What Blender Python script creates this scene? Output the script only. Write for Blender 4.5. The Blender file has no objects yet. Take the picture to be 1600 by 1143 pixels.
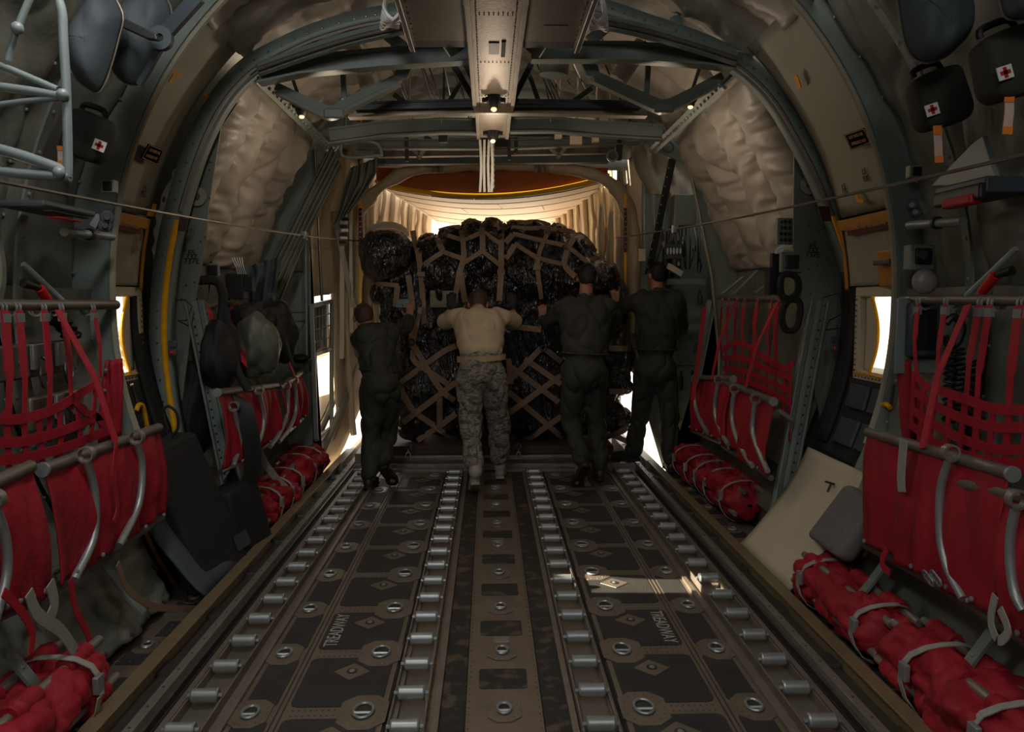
import bpy, bmesh, math, random
from mathutils import Vector, Matrix, noise
from mathutils.bvhtree import BVHTree
random.seed(7)
C = bpy.context.scene.collection
sc = bpy.context.scene
PI = math.pi

# ------------------------------------------------------------------ camera
FPX = 1293.0
CX, CZ = -0.055, 1.5
PIT = math.atan(103.5 / FPX)
YAW = math.atan(37 / FPX * math.cos(PIT))
cd = bpy.data.cameras.new('camera'); cam = bpy.data.objects.new('camera', cd); C.objects.link(cam)
cam.location = (CX, 0, CZ); cam.rotation_euler = (PI / 2 - PIT, 0, -YAW)
cd.sensor_width = 36; cd.lens = FPX / 1600 * 36; cd.clip_start = .02; cd.clip_end = 500
sc.camera = cam
sc.view_settings.view_transform = 'Standard'; sc.view_settings.look = 'None'
sc.view_settings.gamma = 1; sc.view_settings.use_curve_mapping = False
sc.view_settings.exposure = 0.3

# ------------------------------------------------------------------ world, sun, hold fill, dome bulbs
w = bpy.data.worlds.new('world'); sc.world = w; w.use_nodes = True
bg = w.node_tree.nodes['Background']
bg.inputs[0].default_value = (1, .94, .87, 1); bg.inputs[1].default_value = 1.5

def lamp(name, kind, loc, energy, color, size=None, sizey=None, rot=None, to=None):
    l = bpy.data.lights.new(name, kind); l.energy = energy; l.color = color
    if kind == 'AREA':
        l.shape = 'RECTANGLE'; l.size = size; l.size_y = sizey or size
    elif kind == 'SUN': l.angle = .009
    else: l.shadow_soft_size = size
    o = bpy.data.objects.new(name, l); C.objects.link(o); o.location = loc
    if to is not None:
        o.rotation_euler = (Vector(to) - Vector(loc)).to_track_quat('-Z', 'Y').to_euler()
    return o
lamp('sun', 'SUN', (-20, 0, 20), 24, (1, .86, .70), to=(-20 + 2.2, -.06, 19))
# added fill: unseen overhead area lamps with no fixtures, brightening the forward hold
lamp('hold_fill', 'AREA', (-.95, 2.3, 3.1), 16, (1, .98, .95), .35, .6, to=(-.5, 3.4, 0))
lamp('hold_fill', 'AREA', (.95, .6, 3.1), 10, (1, .98, .95), .35, .6, to=(.5, 2.0, 0))
lamp('hold_fill', 'AREA', (-.8, -.6, 3.0), 16, (.95, .97, 1), .5, .8, to=(0, 3.6, 1.0))
# the bulbs of the dome lights under the roof beam and on the shoulders
for x_, y_, z_, e_ in ((-.02, 4.97, 2.42, 1.8), (-.02, 5.95, 2.38, 4.6), (-1.02, 5.5, 2.40, 4.0), (1.02, 5.5, 2.40, 4.0)):
    lamp('dome_bulb', 'POINT', (x_, y_, z_), e_, (1, .80, .60), .04)

# ------------------------------------------------------------------ pixel rays at a chosen real distance
def ray(px, py):
    a = (px - 800) / FPX; b = (571.5 - py) / FPX
    sy, cy, sp, cp = math.sin(YAW), math.cos(YAW), math.sin(PIT), math.cos(PIT)
    return Vector((cy * a + sy * sp * b + sy * cp, -sy * a + cy * sp * b + cy * cp, cp * b - sp))
CO = Vector((CX, 0, CZ))
def P(px, py, Y): d = ray(px, py); return CO + d * (Y / d.y)
def PX(px, py, X): d = ray(px, py); return CO + d * ((X - CX) / d.x)
def PZ(px, py, Z): d = ray(px, py); return CO + d * ((Z - CZ) / d.z)
ZC = 1.45
def PR(px, py, R):
    d = ray(px, py); a = d.x ** 2 + d.z ** 2; b = 2 * (CX * d.x + (CZ - ZC) * d.z); c = CX ** 2 + (CZ - ZC) ** 2 - R * R
    return CO + d * ((-b + math.sqrt(b * b - 4 * a * c)) / 2 / a)
def hull(s, a, R, y):      # point on the round hull: side s, angle a above the horizontal (degrees)
    a = math.radians(a); return Vector((s * R * math.cos(a), y, ZC + R * math.sin(a)))

# ------------------------------------------------------------------ materials
def lin(c): return tuple(((v / 255) / 12.92 if v / 255 <= .04045 else ((v / 255 + .055) / 1.055) ** 2.4) for v in c)
MATS = {}
def mat(name, col, rough=.6, metal=0., var=.12, vs=6., bump=.0, bs=30., col2=None, stretch=None, spec=.5, fac=None):
    m = bpy.data.materials.new(name); m.use_nodes = True; nt = m.node_tree; N = nt.nodes; L = nt.links
    b = N['Principled BSDF']; c = lin(col)
    b.inputs['Roughness'].default_value = rough; b.inputs['Metallic'].default_value = metal
    b.inputs['Specular IOR Level'].default_value = spec
    tc = N.new('ShaderNodeTexCoord'); mp = N.new('ShaderNodeMapping'); L.new(tc.outputs['Object'], mp.inputs[0])
    if stretch: mp.inputs['Scale'].default_value = stretch
    n = N.new('ShaderNodeTexNoise'); n.inputs['Scale'].default_value = vs; n.inputs['Detail'].default_value = 5
    L.new(mp.outputs[0], n.inputs['Vector'])
    r = N.new('ShaderNodeValToRGB'); L.new(n.outputs['Fac'], r.inputs[0])
    lo, hi = fac or (.3, .7)
    r.color_ramp.elements[0].position = lo; r.color_ramp.elements[1].position = hi
    c2 = lin(col2) if col2 else tuple(v * (1 + var) for v in c)
    c1 = c if col2 else tuple(v * (1 - var) for v in c)
    r.color_ramp.elements[0].color = (*c1, 1); r.color_ramp.elements[1].color = (*c2, 1)
    L.new(r.outputs[0], b.inputs['Base Color'])
    if bump:
        n2 = N.new('ShaderNodeTexNoise'); n2.inputs['Scale'].default_value = bs; n2.inputs['Detail'].default_value = 4
        L.new(mp.outputs[0], n2.inputs['Vector'])
        bp = N.new('ShaderNodeBump'); bp.inputs['Strength'].default_value = min(1, bump); bp.inputs['Distance'].default_value = .01 * max(1, bump)
        L.new(n2.outputs['Fac'], bp.inputs['Height']); L.new(bp.outputs[0], b.inputs['Normal'])
    MATS[name] = m; return m
M = MATS
mat('hull_paint', (108, 115, 107), .5, 0, .10, 3, .15, 60)
mat('frame_paint', (118, 128, 121), .45, 0, .08, 4, .1, 80)
mat('gusset_paint', (112, 118, 108), .5, 0, .08, 4)
mat('beam_paint', (90, 99, 94), .45, .1, .12, 5)
mat('dark_beam', (48, 52, 58), .45, .3, .1, 5)
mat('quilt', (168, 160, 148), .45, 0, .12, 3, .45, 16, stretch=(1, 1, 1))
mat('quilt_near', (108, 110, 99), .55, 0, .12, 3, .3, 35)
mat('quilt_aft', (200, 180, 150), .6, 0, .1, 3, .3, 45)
mat('blue_cloth', (64, 72, 76), .7, 0, .2, 4, .3, 30)
mat('tarp', (86, 90, 80), .5, 0, .2, 4, .3, 18)
mat('cream_panel', (146, 142, 124), .6, 0, .06, 3)
mat('cream_light', (190, 180, 156), .6, 0, .06, 3)
mat('red_cloth', (150, 14, 34), .7, 0, .2, 5, .4, 40)
mat('red_web', (168, 18, 42), .65, 0, .12, 30)
mat('tan_web', (132, 108, 86), .7, 0, .12, 30)
mat('grey_web', (150, 148, 138), .6, 0, .12, 30)
mat('alu', (160, 164, 162), .42, .6, .08, 20)
mat('alu_dull', (148, 142, 132), .45, .6, .12, 12, .1, 60)
mat('steel', (120, 120, 116), .35, .85, .12, 20)
mat('tube_brown', (112, 104, 94), .45, .4, .1, 20)
mat('tray', (140, 130, 118), .42, .55, .15, 8, .1, 40)
mat('plate', (128, 116, 102), .45, .5, .12, 8, .1, 50)
mat('pad', (46, 45, 44), .62, 0, .25, 8, .5, 220)
mat('pad_worn', (40, 39, 36), .6, 0, .2, 12, .5, 220, col2=(92, 76, 62), fac=(.52, .62))
mat('black', (22, 22, 22), .5, 0, .2, 8)
mat('black_soft', (24, 24, 25), .75, 0, .3, 8, .4, 30)
mat('black_web', (30, 30, 30), .6, 0, .2, 20)
mat('chan', (70, 66, 60), .5, .5, .2, 12)
mat('tan_rail', (150, 134, 104), .42, .55, .12, 12)
mat('yellow', (224, 160, 24), .6, 0, .1, 20, spec=.15)
mat('ochre', (172, 118, 30), .6, 0, .15, 12)
mat('orange_panel', (176, 92, 12), .55, 0, .05, 30)
mat('yellow_lip', (250, 190, 30), .5, 0, .04, 10)
mat('white_panel', (226, 208, 186), .6, 0, .04, 3)
mat('white', (222, 222, 216), .5, 0, .04, 10)
mat('white_tube', (124, 134, 132), .4, 0, .06, 10)
mat('red', (190, 20, 26), .5, 0, .05, 10)
mat('rust_plate', (70, 46, 36), .7, 0, .2, 10)
mat('grey_cushion', (112, 108, 106), .85, 0, .08, 40, .6, 120)
mat('grey_bell', (128, 122, 116), .4, 0, .05, 10)
mat('slate', (60, 68, 74), .5, .1, .1, 10)
mat('pocket_grey', (100, 112, 104), .6, 0, .1, 6, .2, 40)
mat('skin', (150, 100, 78), .55, 0, .1, 12)
mat('skin_tan', (168, 112, 86), .55, 0, .1, 12)
mat('hair_black', (18, 15, 13), .55, 0, .3, 60, .6, 150)
mat('hair_brown', (58, 38, 28), .6, 0, .3, 60, .6, 150)
mat('suit', (44, 45, 38), .8, 0, .15, 5, .4, 22)
mat('shirt', (168, 150, 124), .8, 0, .10, 5, .4, 22)
mat('tan_belt', (160, 136, 100), .7, 0, .1, 20)
mat('boot_black', (44, 42, 38), .5, 0, .2, 20)
mat('boot_sage', (150, 146, 130), .75, 0, .1, 20, .3, 60)
mat('sole', (34, 31, 28), .7, 0, .2, 20, .4, 60)
mat('outer_skin', (150, 152, 150), .5, .2, .05, 2)
mat('orange_tag', (235, 128, 40), .6, 0, .05, 10)
mat('pale_tag', (206, 176, 160), .6, 0, .08, 20)
mat('gold_text', (196, 140, 90), .6, 0, .02, 10)
mat('text_dark', (36, 38, 36), .7, 0, .02, 10)
mat('text_grey', (170, 170, 158), .7, 0, .2, 40)
mat('sign_red', (86, 24, 22), .6, 0, .1, 10)
mat('sign_black', (14, 12, 12), .9, 0, .05, 10, spec=.05)
mat('wood', (150, 142, 128), .7, 0, .15, 10, stretch=(1, 1, 8))
mat('card_blue', (110, 122, 124), .6, 0, .1, 10)
mat('gravel', (30, 28, 26), .9, 0, .2, 12, .8, 300)

def plastic(name, col, col2):
    m = mat(name, col, .11, 0, .2, 5, 0, col2=col2, fac=(.5, .75), spec=1.)
    N = m.node_tree.nodes; L = m.node_tree.links; b = N['Principled BSDF']; tc = N['Texture Coordinate']
    h = None
    for sc_, st, dist in (((9, 9, 2.2), 1.6, .06), ((26, 26, 9), 1.0, .035)):
        mp = N.new('ShaderNodeMapping'); mp.inputs['Scale'].default_value = sc_; L.new(tc.outputs['Object'], mp.inputs[0])
        n = N.new('ShaderNodeTexNoise'); n.inputs['Scale'].default_value = 1; n.inputs['Detail'].default_value = 3
        n.inputs['Distortion'].default_value = st; L.new(mp.outputs[0], n.inputs['Vector'])
        a = N.new('ShaderNodeMath'); a.operation = 'SUBTRACT'; a.inputs[1].default_value = .5; L.new(n.outputs['Fac'], a.inputs[0])
        ab = N.new('ShaderNodeMath'); ab.operation = 'ABSOLUTE'; L.new(a.outputs[0], ab.inputs[0])
        bp = N.new('ShaderNodeBump'); bp.inputs['Strength'].default_value = 1; bp.inputs['Distance'].default_value = dist
        L.new(ab.outputs[0], bp.inputs['Height'])
        if h: L.new(h.outputs[0], bp.inputs['Normal'])
        h = bp
    L.new(h.outputs[0], b.inputs['Normal']); return m
plastic('black_film', (12, 12, 12), (40, 26, 18))
plastic('brown_film', (20, 17, 14), (96, 66, 44))

m = mat('camo', (100, 100, 92), .8, 0, .1, 5, .4, 25)
N = m.node_tree.nodes; L = m.node_tree.links; r = N['Color Ramp']; n = N['Noise Texture']
n.inputs['Scale'].default_value = 11; n.inputs['Distortion'].default_value = 1.5; N['Mapping'].inputs['Scale'].default_value = (1, 1, 2.2)
r.color_ramp.interpolation = 'CONSTANT'
r.color_ramp.elements[0].position = 0; r.color_ramp.elements[0].color = (*lin((72, 71, 66)), 1)
r.color_ramp.elements[1].position = .44; r.color_ramp.elements[1].color = (*lin((116, 110, 98)), 1)
for p_, c_ in ((.51, (138, 131, 117)), (.56, (88, 88, 80)), (.62, (122, 115, 102))):
    e = r.color_ramp.elements.new(p_); e.color = (*lin(c_), 1)

def glass():
    m = bpy.data.materials.new('pane_glass'); m.use_nodes = True; N = m.node_tree.nodes; L = m.node_tree.links
    N.remove(N['Principled BSDF']); t = N.new('ShaderNodeBsdfTransparent'); g = N.new('ShaderNodeBsdfGlossy')
    g.inputs['Roughness'].default_value = .05; t.inputs[0].default_value = (.93, .93, .9, 1)
    x = N.new('ShaderNodeMixShader'); x.inputs[0].default_value = .06
    L.new(t.outputs[0], x.inputs[1]); L.new(g.outputs[0], x.inputs[2]); L.new(x.outputs[0], N['Material Output'].inputs[0]); MATS['glass'] = m
    m = bpy.data.materials.new('hazed_pane'); m.use_nodes = True; N = m.node_tree.nodes; L = m.node_tree.links
    N.remove(N['Principled BSDF']); t = N.new('ShaderNodeBsdfTranslucent'); g = N.new('ShaderNodeBsdfTransparent')
    t.inputs[0].default_value = (.5, .44, .36, 1); g.inputs[0].default_value = (.32, .3, .27, 1)
    x = N.new('ShaderNodeMixShader'); x.inputs[0].default_value = .25
    L.new(t.outputs[0], x.inputs[1]); L.new(g.outputs[0], x.inputs[2]); L.new(x.outputs[0], N['Material Output'].inputs[0]); MATS['hazed'] = m
glass()

# ------------------------------------------------------------------ mesh helpers
def V(*a): return Vector(a)
class MB:
    def __init__(s): s.v = []; s.f = []; s.smooth = True
    def add(s, vs, fs):
        o = len(s.v); s.v += [tuple(p) for p in vs]; s.f += [tuple(i + o for i in f) for f in fs]; return s
    def box(s, a, b, mtx=None):
        vs = [Vector((x, y, z)) for x in (a[0], b[0]) for y in (a[1], b[1]) for z in (a[2], b[2])]
        if mtx: vs = [mtx @ p for p in vs]
        return s.add(vs, [(0, 1, 3, 2), (4, 6, 7, 5), (0, 4, 5, 1), (2, 3, 7, 6), (0, 2, 6, 4), (1, 5, 7, 3)])
    def bar(s, p, q, wd, th, up=(0, 0, 1)):           # rectangular bar from p to q; wd across, th along up
        p = Vector(p); q = Vector(q); d = (q - p); l = d.length; d.normalize(); up = Vector(up)
        sd = d.cross(up)
        if sd.length < 1e-4: sd = d.cross(Vector((1, 0, 0)))
        sd.normalize(); u = sd.cross(d)
        vs = [e + sd * (i * wd / 2) + u * (j * th / 2) for e in (p, q) for i in (-1, 1) for j in (-1, 1)]
        return s.add(vs, [(0, 1, 3, 2), (4, 6, 7, 5), (0, 4, 5, 1), (2, 3, 7, 6), (0, 2, 6, 4), (1, 5, 7, 3)])
    def ibeam(s, p, q, wd, h, up=(0, 0, 1), t=.012):  # I section
        p = Vector(p); q = Vector(q); u = Vector(up)
        s.bar(p + u * (h / 2 - t / 2), q + u * (h / 2 - t / 2), wd, t, up); s.bar(p - u * (h / 2 - t / 2), q - u * (h / 2 - t / 2), wd, t, up)
        return s.bar(p, q, t, h - 2 * t, up)
    def tube(s, pts, r, n=10, cap=True, closed=False):
        pts = [Vector(p) for p in pts]; k = len(pts); rs = r if isinstance(r, (list, tuple)) else [r] * k
        o = len(s.v); d0 = (pts[1] - pts[0]).normalized(); a = d0.orthogonal().normalized()
        for i, p in enumerate(pts):
            if closed: d = (pts[(i + 1) % k] - pts[i - 1])
            else: d = (pts[min(i + 1, k - 1)] - pts[max(i - 1, 0)])
            d.normalize(); a = (a - d * a.dot(d)); a.normalize(); b = d.cross(a)
            for j in range(n):
                t = 2 * PI * j / n; s.v.append(tuple(p + (a * math.cos(t) + b * math.sin(t)) * rs[i]))
        for i in range(k if closed else k - 1):
            i2 = (i + 1) % k
            for j in range(n): s.f.append((o + i * n + j, o + i * n + (j + 1) % n, o + i2 * n + (j + 1) % n, o + i2 * n + j))
        if cap and not closed:
            s.f.append(tuple(o + j for j in range(n))[::-1]); s.f.append(tuple(o + (k - 1) * n + j for j in range(n)))
        return s
    def ribbon(s, pts, wd, th=.004, side=None):      # flat strap along pts, 'side' = width direction (vector or list)
        pts = [Vector(p) for p in pts]; k = len(pts); o = len(s.v)
        for i, p in enumerate(pts):
            d = (pts[min(i + 1, k - 1)] - pts[max(i - 1, 0)]).normalized()
            sd = Vector(side[i] if isinstance(side, list) else side); sd = (sd - d * sd.dot(d)).normalized(); u = sd.cross(d)
            ww = wd[i] if isinstance(wd, (list, tuple)) else wd
            for a, b in ((-1, -1), (1, -1), (1, 1), (-1, 1)): s.v.append(tuple(p + sd * (a * ww / 2) + u * (b * th / 2)))
        for i in range(k - 1):
            for j in range(4): s.f.append((o + i * 4 + j, o + i * 4 + (j + 1) % 4, o + i * 4 + 4 + (j + 1) % 4, o + i * 4 + 4 + j))
        s.f.append((o, o + 3, o + 2, o + 1)); e = o + (k - 1) * 4; s.f.append((e, e + 1, e + 2, e + 3)); return s
    def ball(s, c, r, n=12, m=8, mtx=None):
        r = r if isinstance(r, (tuple, list, Vector)) else (r, r, r); c = Vector(c); o = len(s.v)
        def q(x, y, z):
            p = Vector((x * r[0], y * r[1], z * r[2])); return tuple(c + (mtx @ p if mtx else p))
        s.v.append(q(0, 0, 1))
        for i in range(1, m):
            t = PI * i / m
            for j in range(n): f = 2 * PI * j / n; s.v.append(q(math.sin(t) * math.cos(f), math.sin(t) * math.sin(f), math.cos(t)))
        s.v.append(q(0, 0, -1)); e = len(s.v) - 1
        for j in range(n): s.f.append((o, o + 1 + j, o + 1 + (j + 1) % n)); s.f.append((e, e - n + (j + 1) % n, e - n + j))
        for i in range(m - 2):
            for j in range(n): a = o + 1 + i * n; s.f.append((a + j, a + n + j, a + n + (j + 1) % n, a + (j + 1) % n))
        return s
    def poly(s, pts, off):                           # prism: outline pts pushed along vector off
        k = len(pts); off = Vector(off); pts = [Vector(p) for p in pts]
        return s.add(pts + [p + off for p in pts], [tuple(range(k))[::-1], tuple(range(k, 2 * k))] + [(i, (i + 1) % k, k + (i + 1) % k, k + i) for i in range(k)])
    def grid(s, fn, nu, nv, skip=None, thick=None):
        o = len(s.v)
        for i in range(nu + 1):
            for j in range(nv + 1): s.v.append(tuple(fn(i / nu, j / nv)))
        for i in range(nu):
            for j in range(nv):
                if skip and skip((i + .5) / nu, (j + .5) / nv): continue
                a = o + i * (nv + 1) + j; s.f.append((a, a + 1, a + nv + 2, a + nv + 1))
        return s
    def ring(s, c, ax, r0, r1, th, n=24):            # flat washer / torus-like square ring
        c = Vector(c); ax = Vector(ax).normalized(); a = ax.orthogonal().normalized(); b = ax.cross(a); o = len(s.v)
        for i in range(n):
            t = 2 * PI * i / n; d = a * math.cos(t) + b * math.sin(t)
            for rr, h in ((r0, 0), (r1, 0), (r1, th), (r0, th)): s.v.append(tuple(c + d * rr + ax * h))
        for i in range(n):
            for j in range(4): s.f.append((o + i * 4 + j, o + i * 4 + (j + 1) % 4, o + ((i + 1) % n) * 4 + (j + 1) % 4, o + ((i + 1) % n) * 4 + j))
        return s
    def build(s, name, m, parent=None, smooth=None, bevel=0, solid=0, fix=True):
        me = bpy.data.meshes.new(name); me.from_pydata(s.v, [], s.f)
        if fix:
            bm = bmesh.new(); bm.from_mesh(me); bmesh.ops.recalc_face_normals(bm, faces=bm.faces); bm.to_mesh(me); bm.free()
        me.materials.append(M[m] if isinstance(m, str) else m)
        ang = math.radians(38) if smooth is None else smooth
        if ang:
            me.polygons.foreach_set('use_smooth', [True] * len(me.polygons))
            try: me.set_sharp_from_angle(angle=ang)
            except Exception: pass
        o = bpy.data.objects.new(name, me); C.objects.link(o)
        if bevel:
            md = o.modifiers.new('bevel', 'BEVEL'); md.width = bevel; md.segments = 2; md.limit_method = 'ANGLE'
        if solid:
            md = o.modifiers.new('solid', 'SOLIDIFY'); md.thickness = solid; md.offset = 0
        if parent is not None:
            o.parent = parent; L_ = parent
            t = Vector(parent.get('_w', parent.location)); o.matrix_parent_inverse = Matrix.Translation(-t)
            o['_w'] = (0, 0, 0)
        return o
def tag(o, label, cat, group=None, kind=None):
    o['label'] = label; o['category'] = cat
    if group: o['group'] = group
    if kind: o['kind'] = kind
    return o
def thing(name, loc, label, cat, group=None):
    o = bpy.data.objects.new(name, None); C.objects.link(o); o.location = Vector(loc); o.empty_display_size = .1
    return tag(o, label, cat, group)
def struct(o): o['kind'] = 'structure'; return o
def copy_tree(o, off=None, parent=None):
    c = o.copy(); C.objects.link(c)
    if parent: i_ = o.matrix_parent_inverse.copy(); c.parent = parent; c.matrix_parent_inverse = i_
    for ch in o.children: copy_tree(ch, None, c)
    if off is not None: c.location = Vector(o.location) + Vector(off)
    return c
def text(name, body, size, p, xdir, ydir, m, parent=None, ext=.001, align='CENTER', xs=1.):
    cu = bpy.data.curves.new(name, 'FONT'); cu.body = body; cu.size = size; cu.extrude = ext; cu.align_x = align; cu.align_y = 'CENTER'
    cu.materials.append(M[m]); o = bpy.data.objects.new(name, cu); C.objects.link(o)
    x = Vector(xdir).normalized(); y = Vector(ydir); y = (y - x * y.dot(x)).normalized(); z = x.cross(y)
    R_ = Matrix((x, y, z)).transposed().to_4x4()
    if parent is not None:
        o.parent = parent; o.matrix_parent_inverse = Matrix.Translation(-Vector(parent.get('_w', parent.location)))
    me = bpy.data.meshes.new_from_object(o); n_ = bpy.data.objects.new(name, me); C.objects.link(n_)
    if parent is not None:
        n_.parent = parent; n_.matrix_parent_inverse = o.matrix_parent_inverse.copy()
    bpy.data.objects.remove(o); n_.matrix_basis = Matrix.Translation(Vector(p)) @ R_ @ Matrix.Diagonal((xs, 1, 1, 1))
    return n_
def nz(x, y, z, s=1.): return noise.noise(Vector((x * s, y * s, z * s)))
def lerp(a, b, t): return a + (b - a) * t
def spline(pts, n=6):                                # Catmull-Rom through pts
    pts = [Vector(p) for p in pts]; out = []
    for i in range(len(pts) - 1):
        p0 = pts[max(i - 1, 0)]; p1 = pts[i]; p2 = pts[i + 1]; p3 = pts[min(i + 2, len(pts) - 1)]
        for k in range(n):
            t = k / n; out.append(.5 * ((2 * p1) + (p2 - p0) * t + (2 * p0 - 5 * p1 + 4 * p2 - p3) * t * t + (3 * p1 - p0 - 3 * p2 + p3) * t ** 3))
    out.append(pts[-1]); return out
# ================================================================== OUTSIDE GROUND
mg = mat('ground', (206, 196, 180), .8, 0, .06, .6, .2, 8)
N = mg.node_tree.nodes; L = mg.node_tree.links
b_ = MB(); b_.box((-60, -30, -1.25), (60, 90, -1.2)); struct(b_.build('ground', 'ground', smooth=0))
grass = mat('dry_grass', (120, 104, 74), .9, 0, .2, .5, .6, 6, col2=(196, 176, 140), fac=(.35, .7))
b_ = MB()
for i in range(2600):
    x = -random.uniform(9, 40); y = random.uniform(18, 75); h = random.uniform(.2, .7); a = random.uniform(0, PI); wv = .12
    b_.add([(x - wv * math.cos(a), y - wv * math.sin(a), -1.2), (x + wv * math.cos(a), y + wv * math.sin(a), -1.2), (x + random.uniform(-.2, .2), y, -1.2 + h)], [(0, 1, 2)])
b_.add([(-60, 17, -1.19), (-8, 17, -1.19), (-8, 85, -1.19), (-60, 85, -1.19)], [(0, 1, 2, 3)])
tag(b_.build('dry_grass', 'dry_grass', smooth=0, fix=False), 'pale dry grass field seen through the side door pane', 'grass', kind='stuff')

# ================================================================== HULL SHELL
R0 = 2.15
WY0, WY1, WZ0, WZ1 = 4.0, 4.50, 1.11, 1.52          # exit windows
def a_of(z, R=R0): return math.degrees(math.asin((z - ZC) / R))
AW0, AW1 = a_of(WZ0), a_of(WZ1)
PH = (2.92, 3.24, 1.46, 1.78)                        # porthole hole
def shell(name, s, a0, a1, y0, y1, holes, m, R=R0):
    ys = sorted(set([y0, y1] + [y0 + (y1 - y0) * i / 16 for i in range(17)] + [h[0] for h in holes] + [h[1] for h in holes]))
    an = sorted(set([a0, a1] + [a0 + (a1 - a0) * i / 14 for i in range(15)] + [a_of(h[2], R) for h in holes] + [a_of(h[3], R) for h in holes]))
    b = MB()
    for y in ys:
        for a in an: b.v.append(tuple(hull(s, a, R, y)))
    k = len(an)
    for i in range(len(ys) - 1):
        for j in range(k - 1):
            yc = (ys[i] + ys[i + 1]) / 2; zc = ZC + R * math.sin(math.radians((an[j] + an[j + 1]) / 2))
            if any(h[0] < yc < h[1] and h[2] < zc < h[3] for h in holes): continue
            q = i * k + j; b.f.append((q, q + 1, q + k + 1, q + k))
    o = b.build(name, m); md = o.modifiers.new('solid', 'SOLIDIFY'); md.thickness = .05; md.offset = 1 if False else 0; return struct(o)
WH = (WY0, 4.80, WZ0, WZ1); WHL = (4.2, 4.98, WZ0, WZ1)
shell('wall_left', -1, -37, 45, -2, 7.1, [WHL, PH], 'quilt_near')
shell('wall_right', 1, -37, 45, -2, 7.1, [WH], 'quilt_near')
# ceiling lining between the two shoulder strips, a little flattened
def ceil_pt(u, v):
    a = math.radians(lerp(135, 45, u)); y = lerp(-2, 8.2, v)
    x = 2.08 * math.cos(a); z = ZC + 2.08 * math.sin(a) * (1 - .06 * math.sin(a) ** 6)
    wv = .05 * abs(nz(x, y * .8, z, 2.3)) + .035 * nz(x, y, z, 6) + .015 * nz(x * 3, y, z, 14)
    dd = min(abs((y + 10) % .5), abs(.5 - (y + 10) % .5)); wv -= .05 * math.exp(-(dd / .06) ** 2) - .03
    return V(x * (1 - wv * .4), y, z - wv)
struct(MB().grid(ceil_pt, 90, 260).build('ceiling', 'quilt', smooth=3.2, solid=.01))
b_ = MB(); b_.box((-2.2, -2.05, -.1), (2.2, -2, 3.6)); struct(b_.build('wall_front', 'hull_paint', smooth=0))
b_ = MB(); b_.box((-1.75, -2, -.16), (1.75, 7.2, -.012)); struct(b_.build('floor', 'chan', smooth=0))
# wall foot: slope between floor edge and hull
for s, nm in ((-1, 'left'), (1, 'right')):
    b_ = MB(); b_.poly([(s * 1.745, -2, -.012), (s * 1.745, 7.1, -.012), (s * 1.745, 7.1, .19), (s * 1.745, -2, .19)], (s * .02, 0, -.0)); struct(b_.build('baseboard_' + nm, 'tray', smooth=0))

# aft end: side walls sweeping up beside the ramp, seen past the load
for s, nm in ((-1, 'left'), (1, 'right')):
    def aft(u, v):                                    # u along y 7.1..12, v bottom..top
        y = lerp(7.1 if s < 0 else 7.8, 11.6, u); x = s * lerp(1.52 if s < 0 else 1.42, .80, max(0, (u - .1) / .9) ** .9)
        kk = ([(7.1, -.05), (7.7, .0), (7.9, .12), (8.3, .4), (8.5, .65)] if s < 0 else [(7.8, .45), (8.2, .75)]) + [(8.8, 1.0), (9.3, 1.3), (10, 1.5), (11.7, 2.0)]; zt = 2.9
        for (ya, za), (yb, zb_) in zip(kk, kk[1:]):
            if ya <= y <= yb + .01: zb = lerp(za, zb_, (y - ya) / (yb - ya)); break
        return V(x + s * .05 * math.sin(v * PI), y, lerp(zb, zt, v))
    if s < 0:
        b_ = MB().grid(aft, 45, 30, skip=lambda u, v: 7.17 < lerp(7.1, 11.6, u) < 7.83 and .115 < v < .53)
    else: b_ = MB().grid(aft, 45, 30)
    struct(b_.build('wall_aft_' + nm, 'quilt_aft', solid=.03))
    root = thing('wall_rib_set', (s * 1.4, 8, .5), ('pale ribs and padded uprights on the %s-hand side of the rear opening' % nm), 'rib')
    for k in range(9):
        u = (.2 + k * .085); pts = [aft(u, v / 12) + V(-s * .035, 0, 0) for v in range(13)]
        for p in pts: p.x += s * .0
        q = MB(); q.tube(spline([p + V(-s * random.uniform(0, .02), random.uniform(-.01, .01), 0) for p in pts], 3), .022 if k % 2 else .032, 8)
        q.build('rib', 'quilt_aft', root)
b_ = MB(); b_.add([(-1.62, 7.1, 2.9), (1.62, 7.1, 2.9), (1.62, 8.4, 2.9), (-1.62, 8.4, 2.9)], [(0, 1, 2, 3)])
b_.poly([(-1.6, 8.44, 2.80), (1.6, 8.44, 2.80), (1.6, 8.44, 3.4), (-1.6, 8.44, 3.4)], (0, .03, 0))
for s in (-1, 1): b_.poly([(s * 2.0, 7.06, -.1), (s * 2.0, 7.06, 2.95), (s * 2.0, 7.9, 2.95), (s * 2.0, 7.9, -.1)], (s * .03, 0, 0)); b_.poly([(s * 1.62, 7.83, -.1), (s * 1.45, 7.83, .45), (s * 1.45, 7.83, 2.95), (s * 2.0, 7.83, 2.95), (s * 2.0, 7.83, -.1)], (0, .03, 0)) if s > 0 else None
for s in (-1, 1): b_.poly([(s * 1.25, 8.48, 2.6), (s * 2.0, 8.48, 2.6), (s * 2.0, 8.48, 3.4), (s * 1.25, 8.48, 3.4)], (0, .03, 0))
struct(b_.build('ceiling_aft', 'hull_paint', smooth=0))

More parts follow.
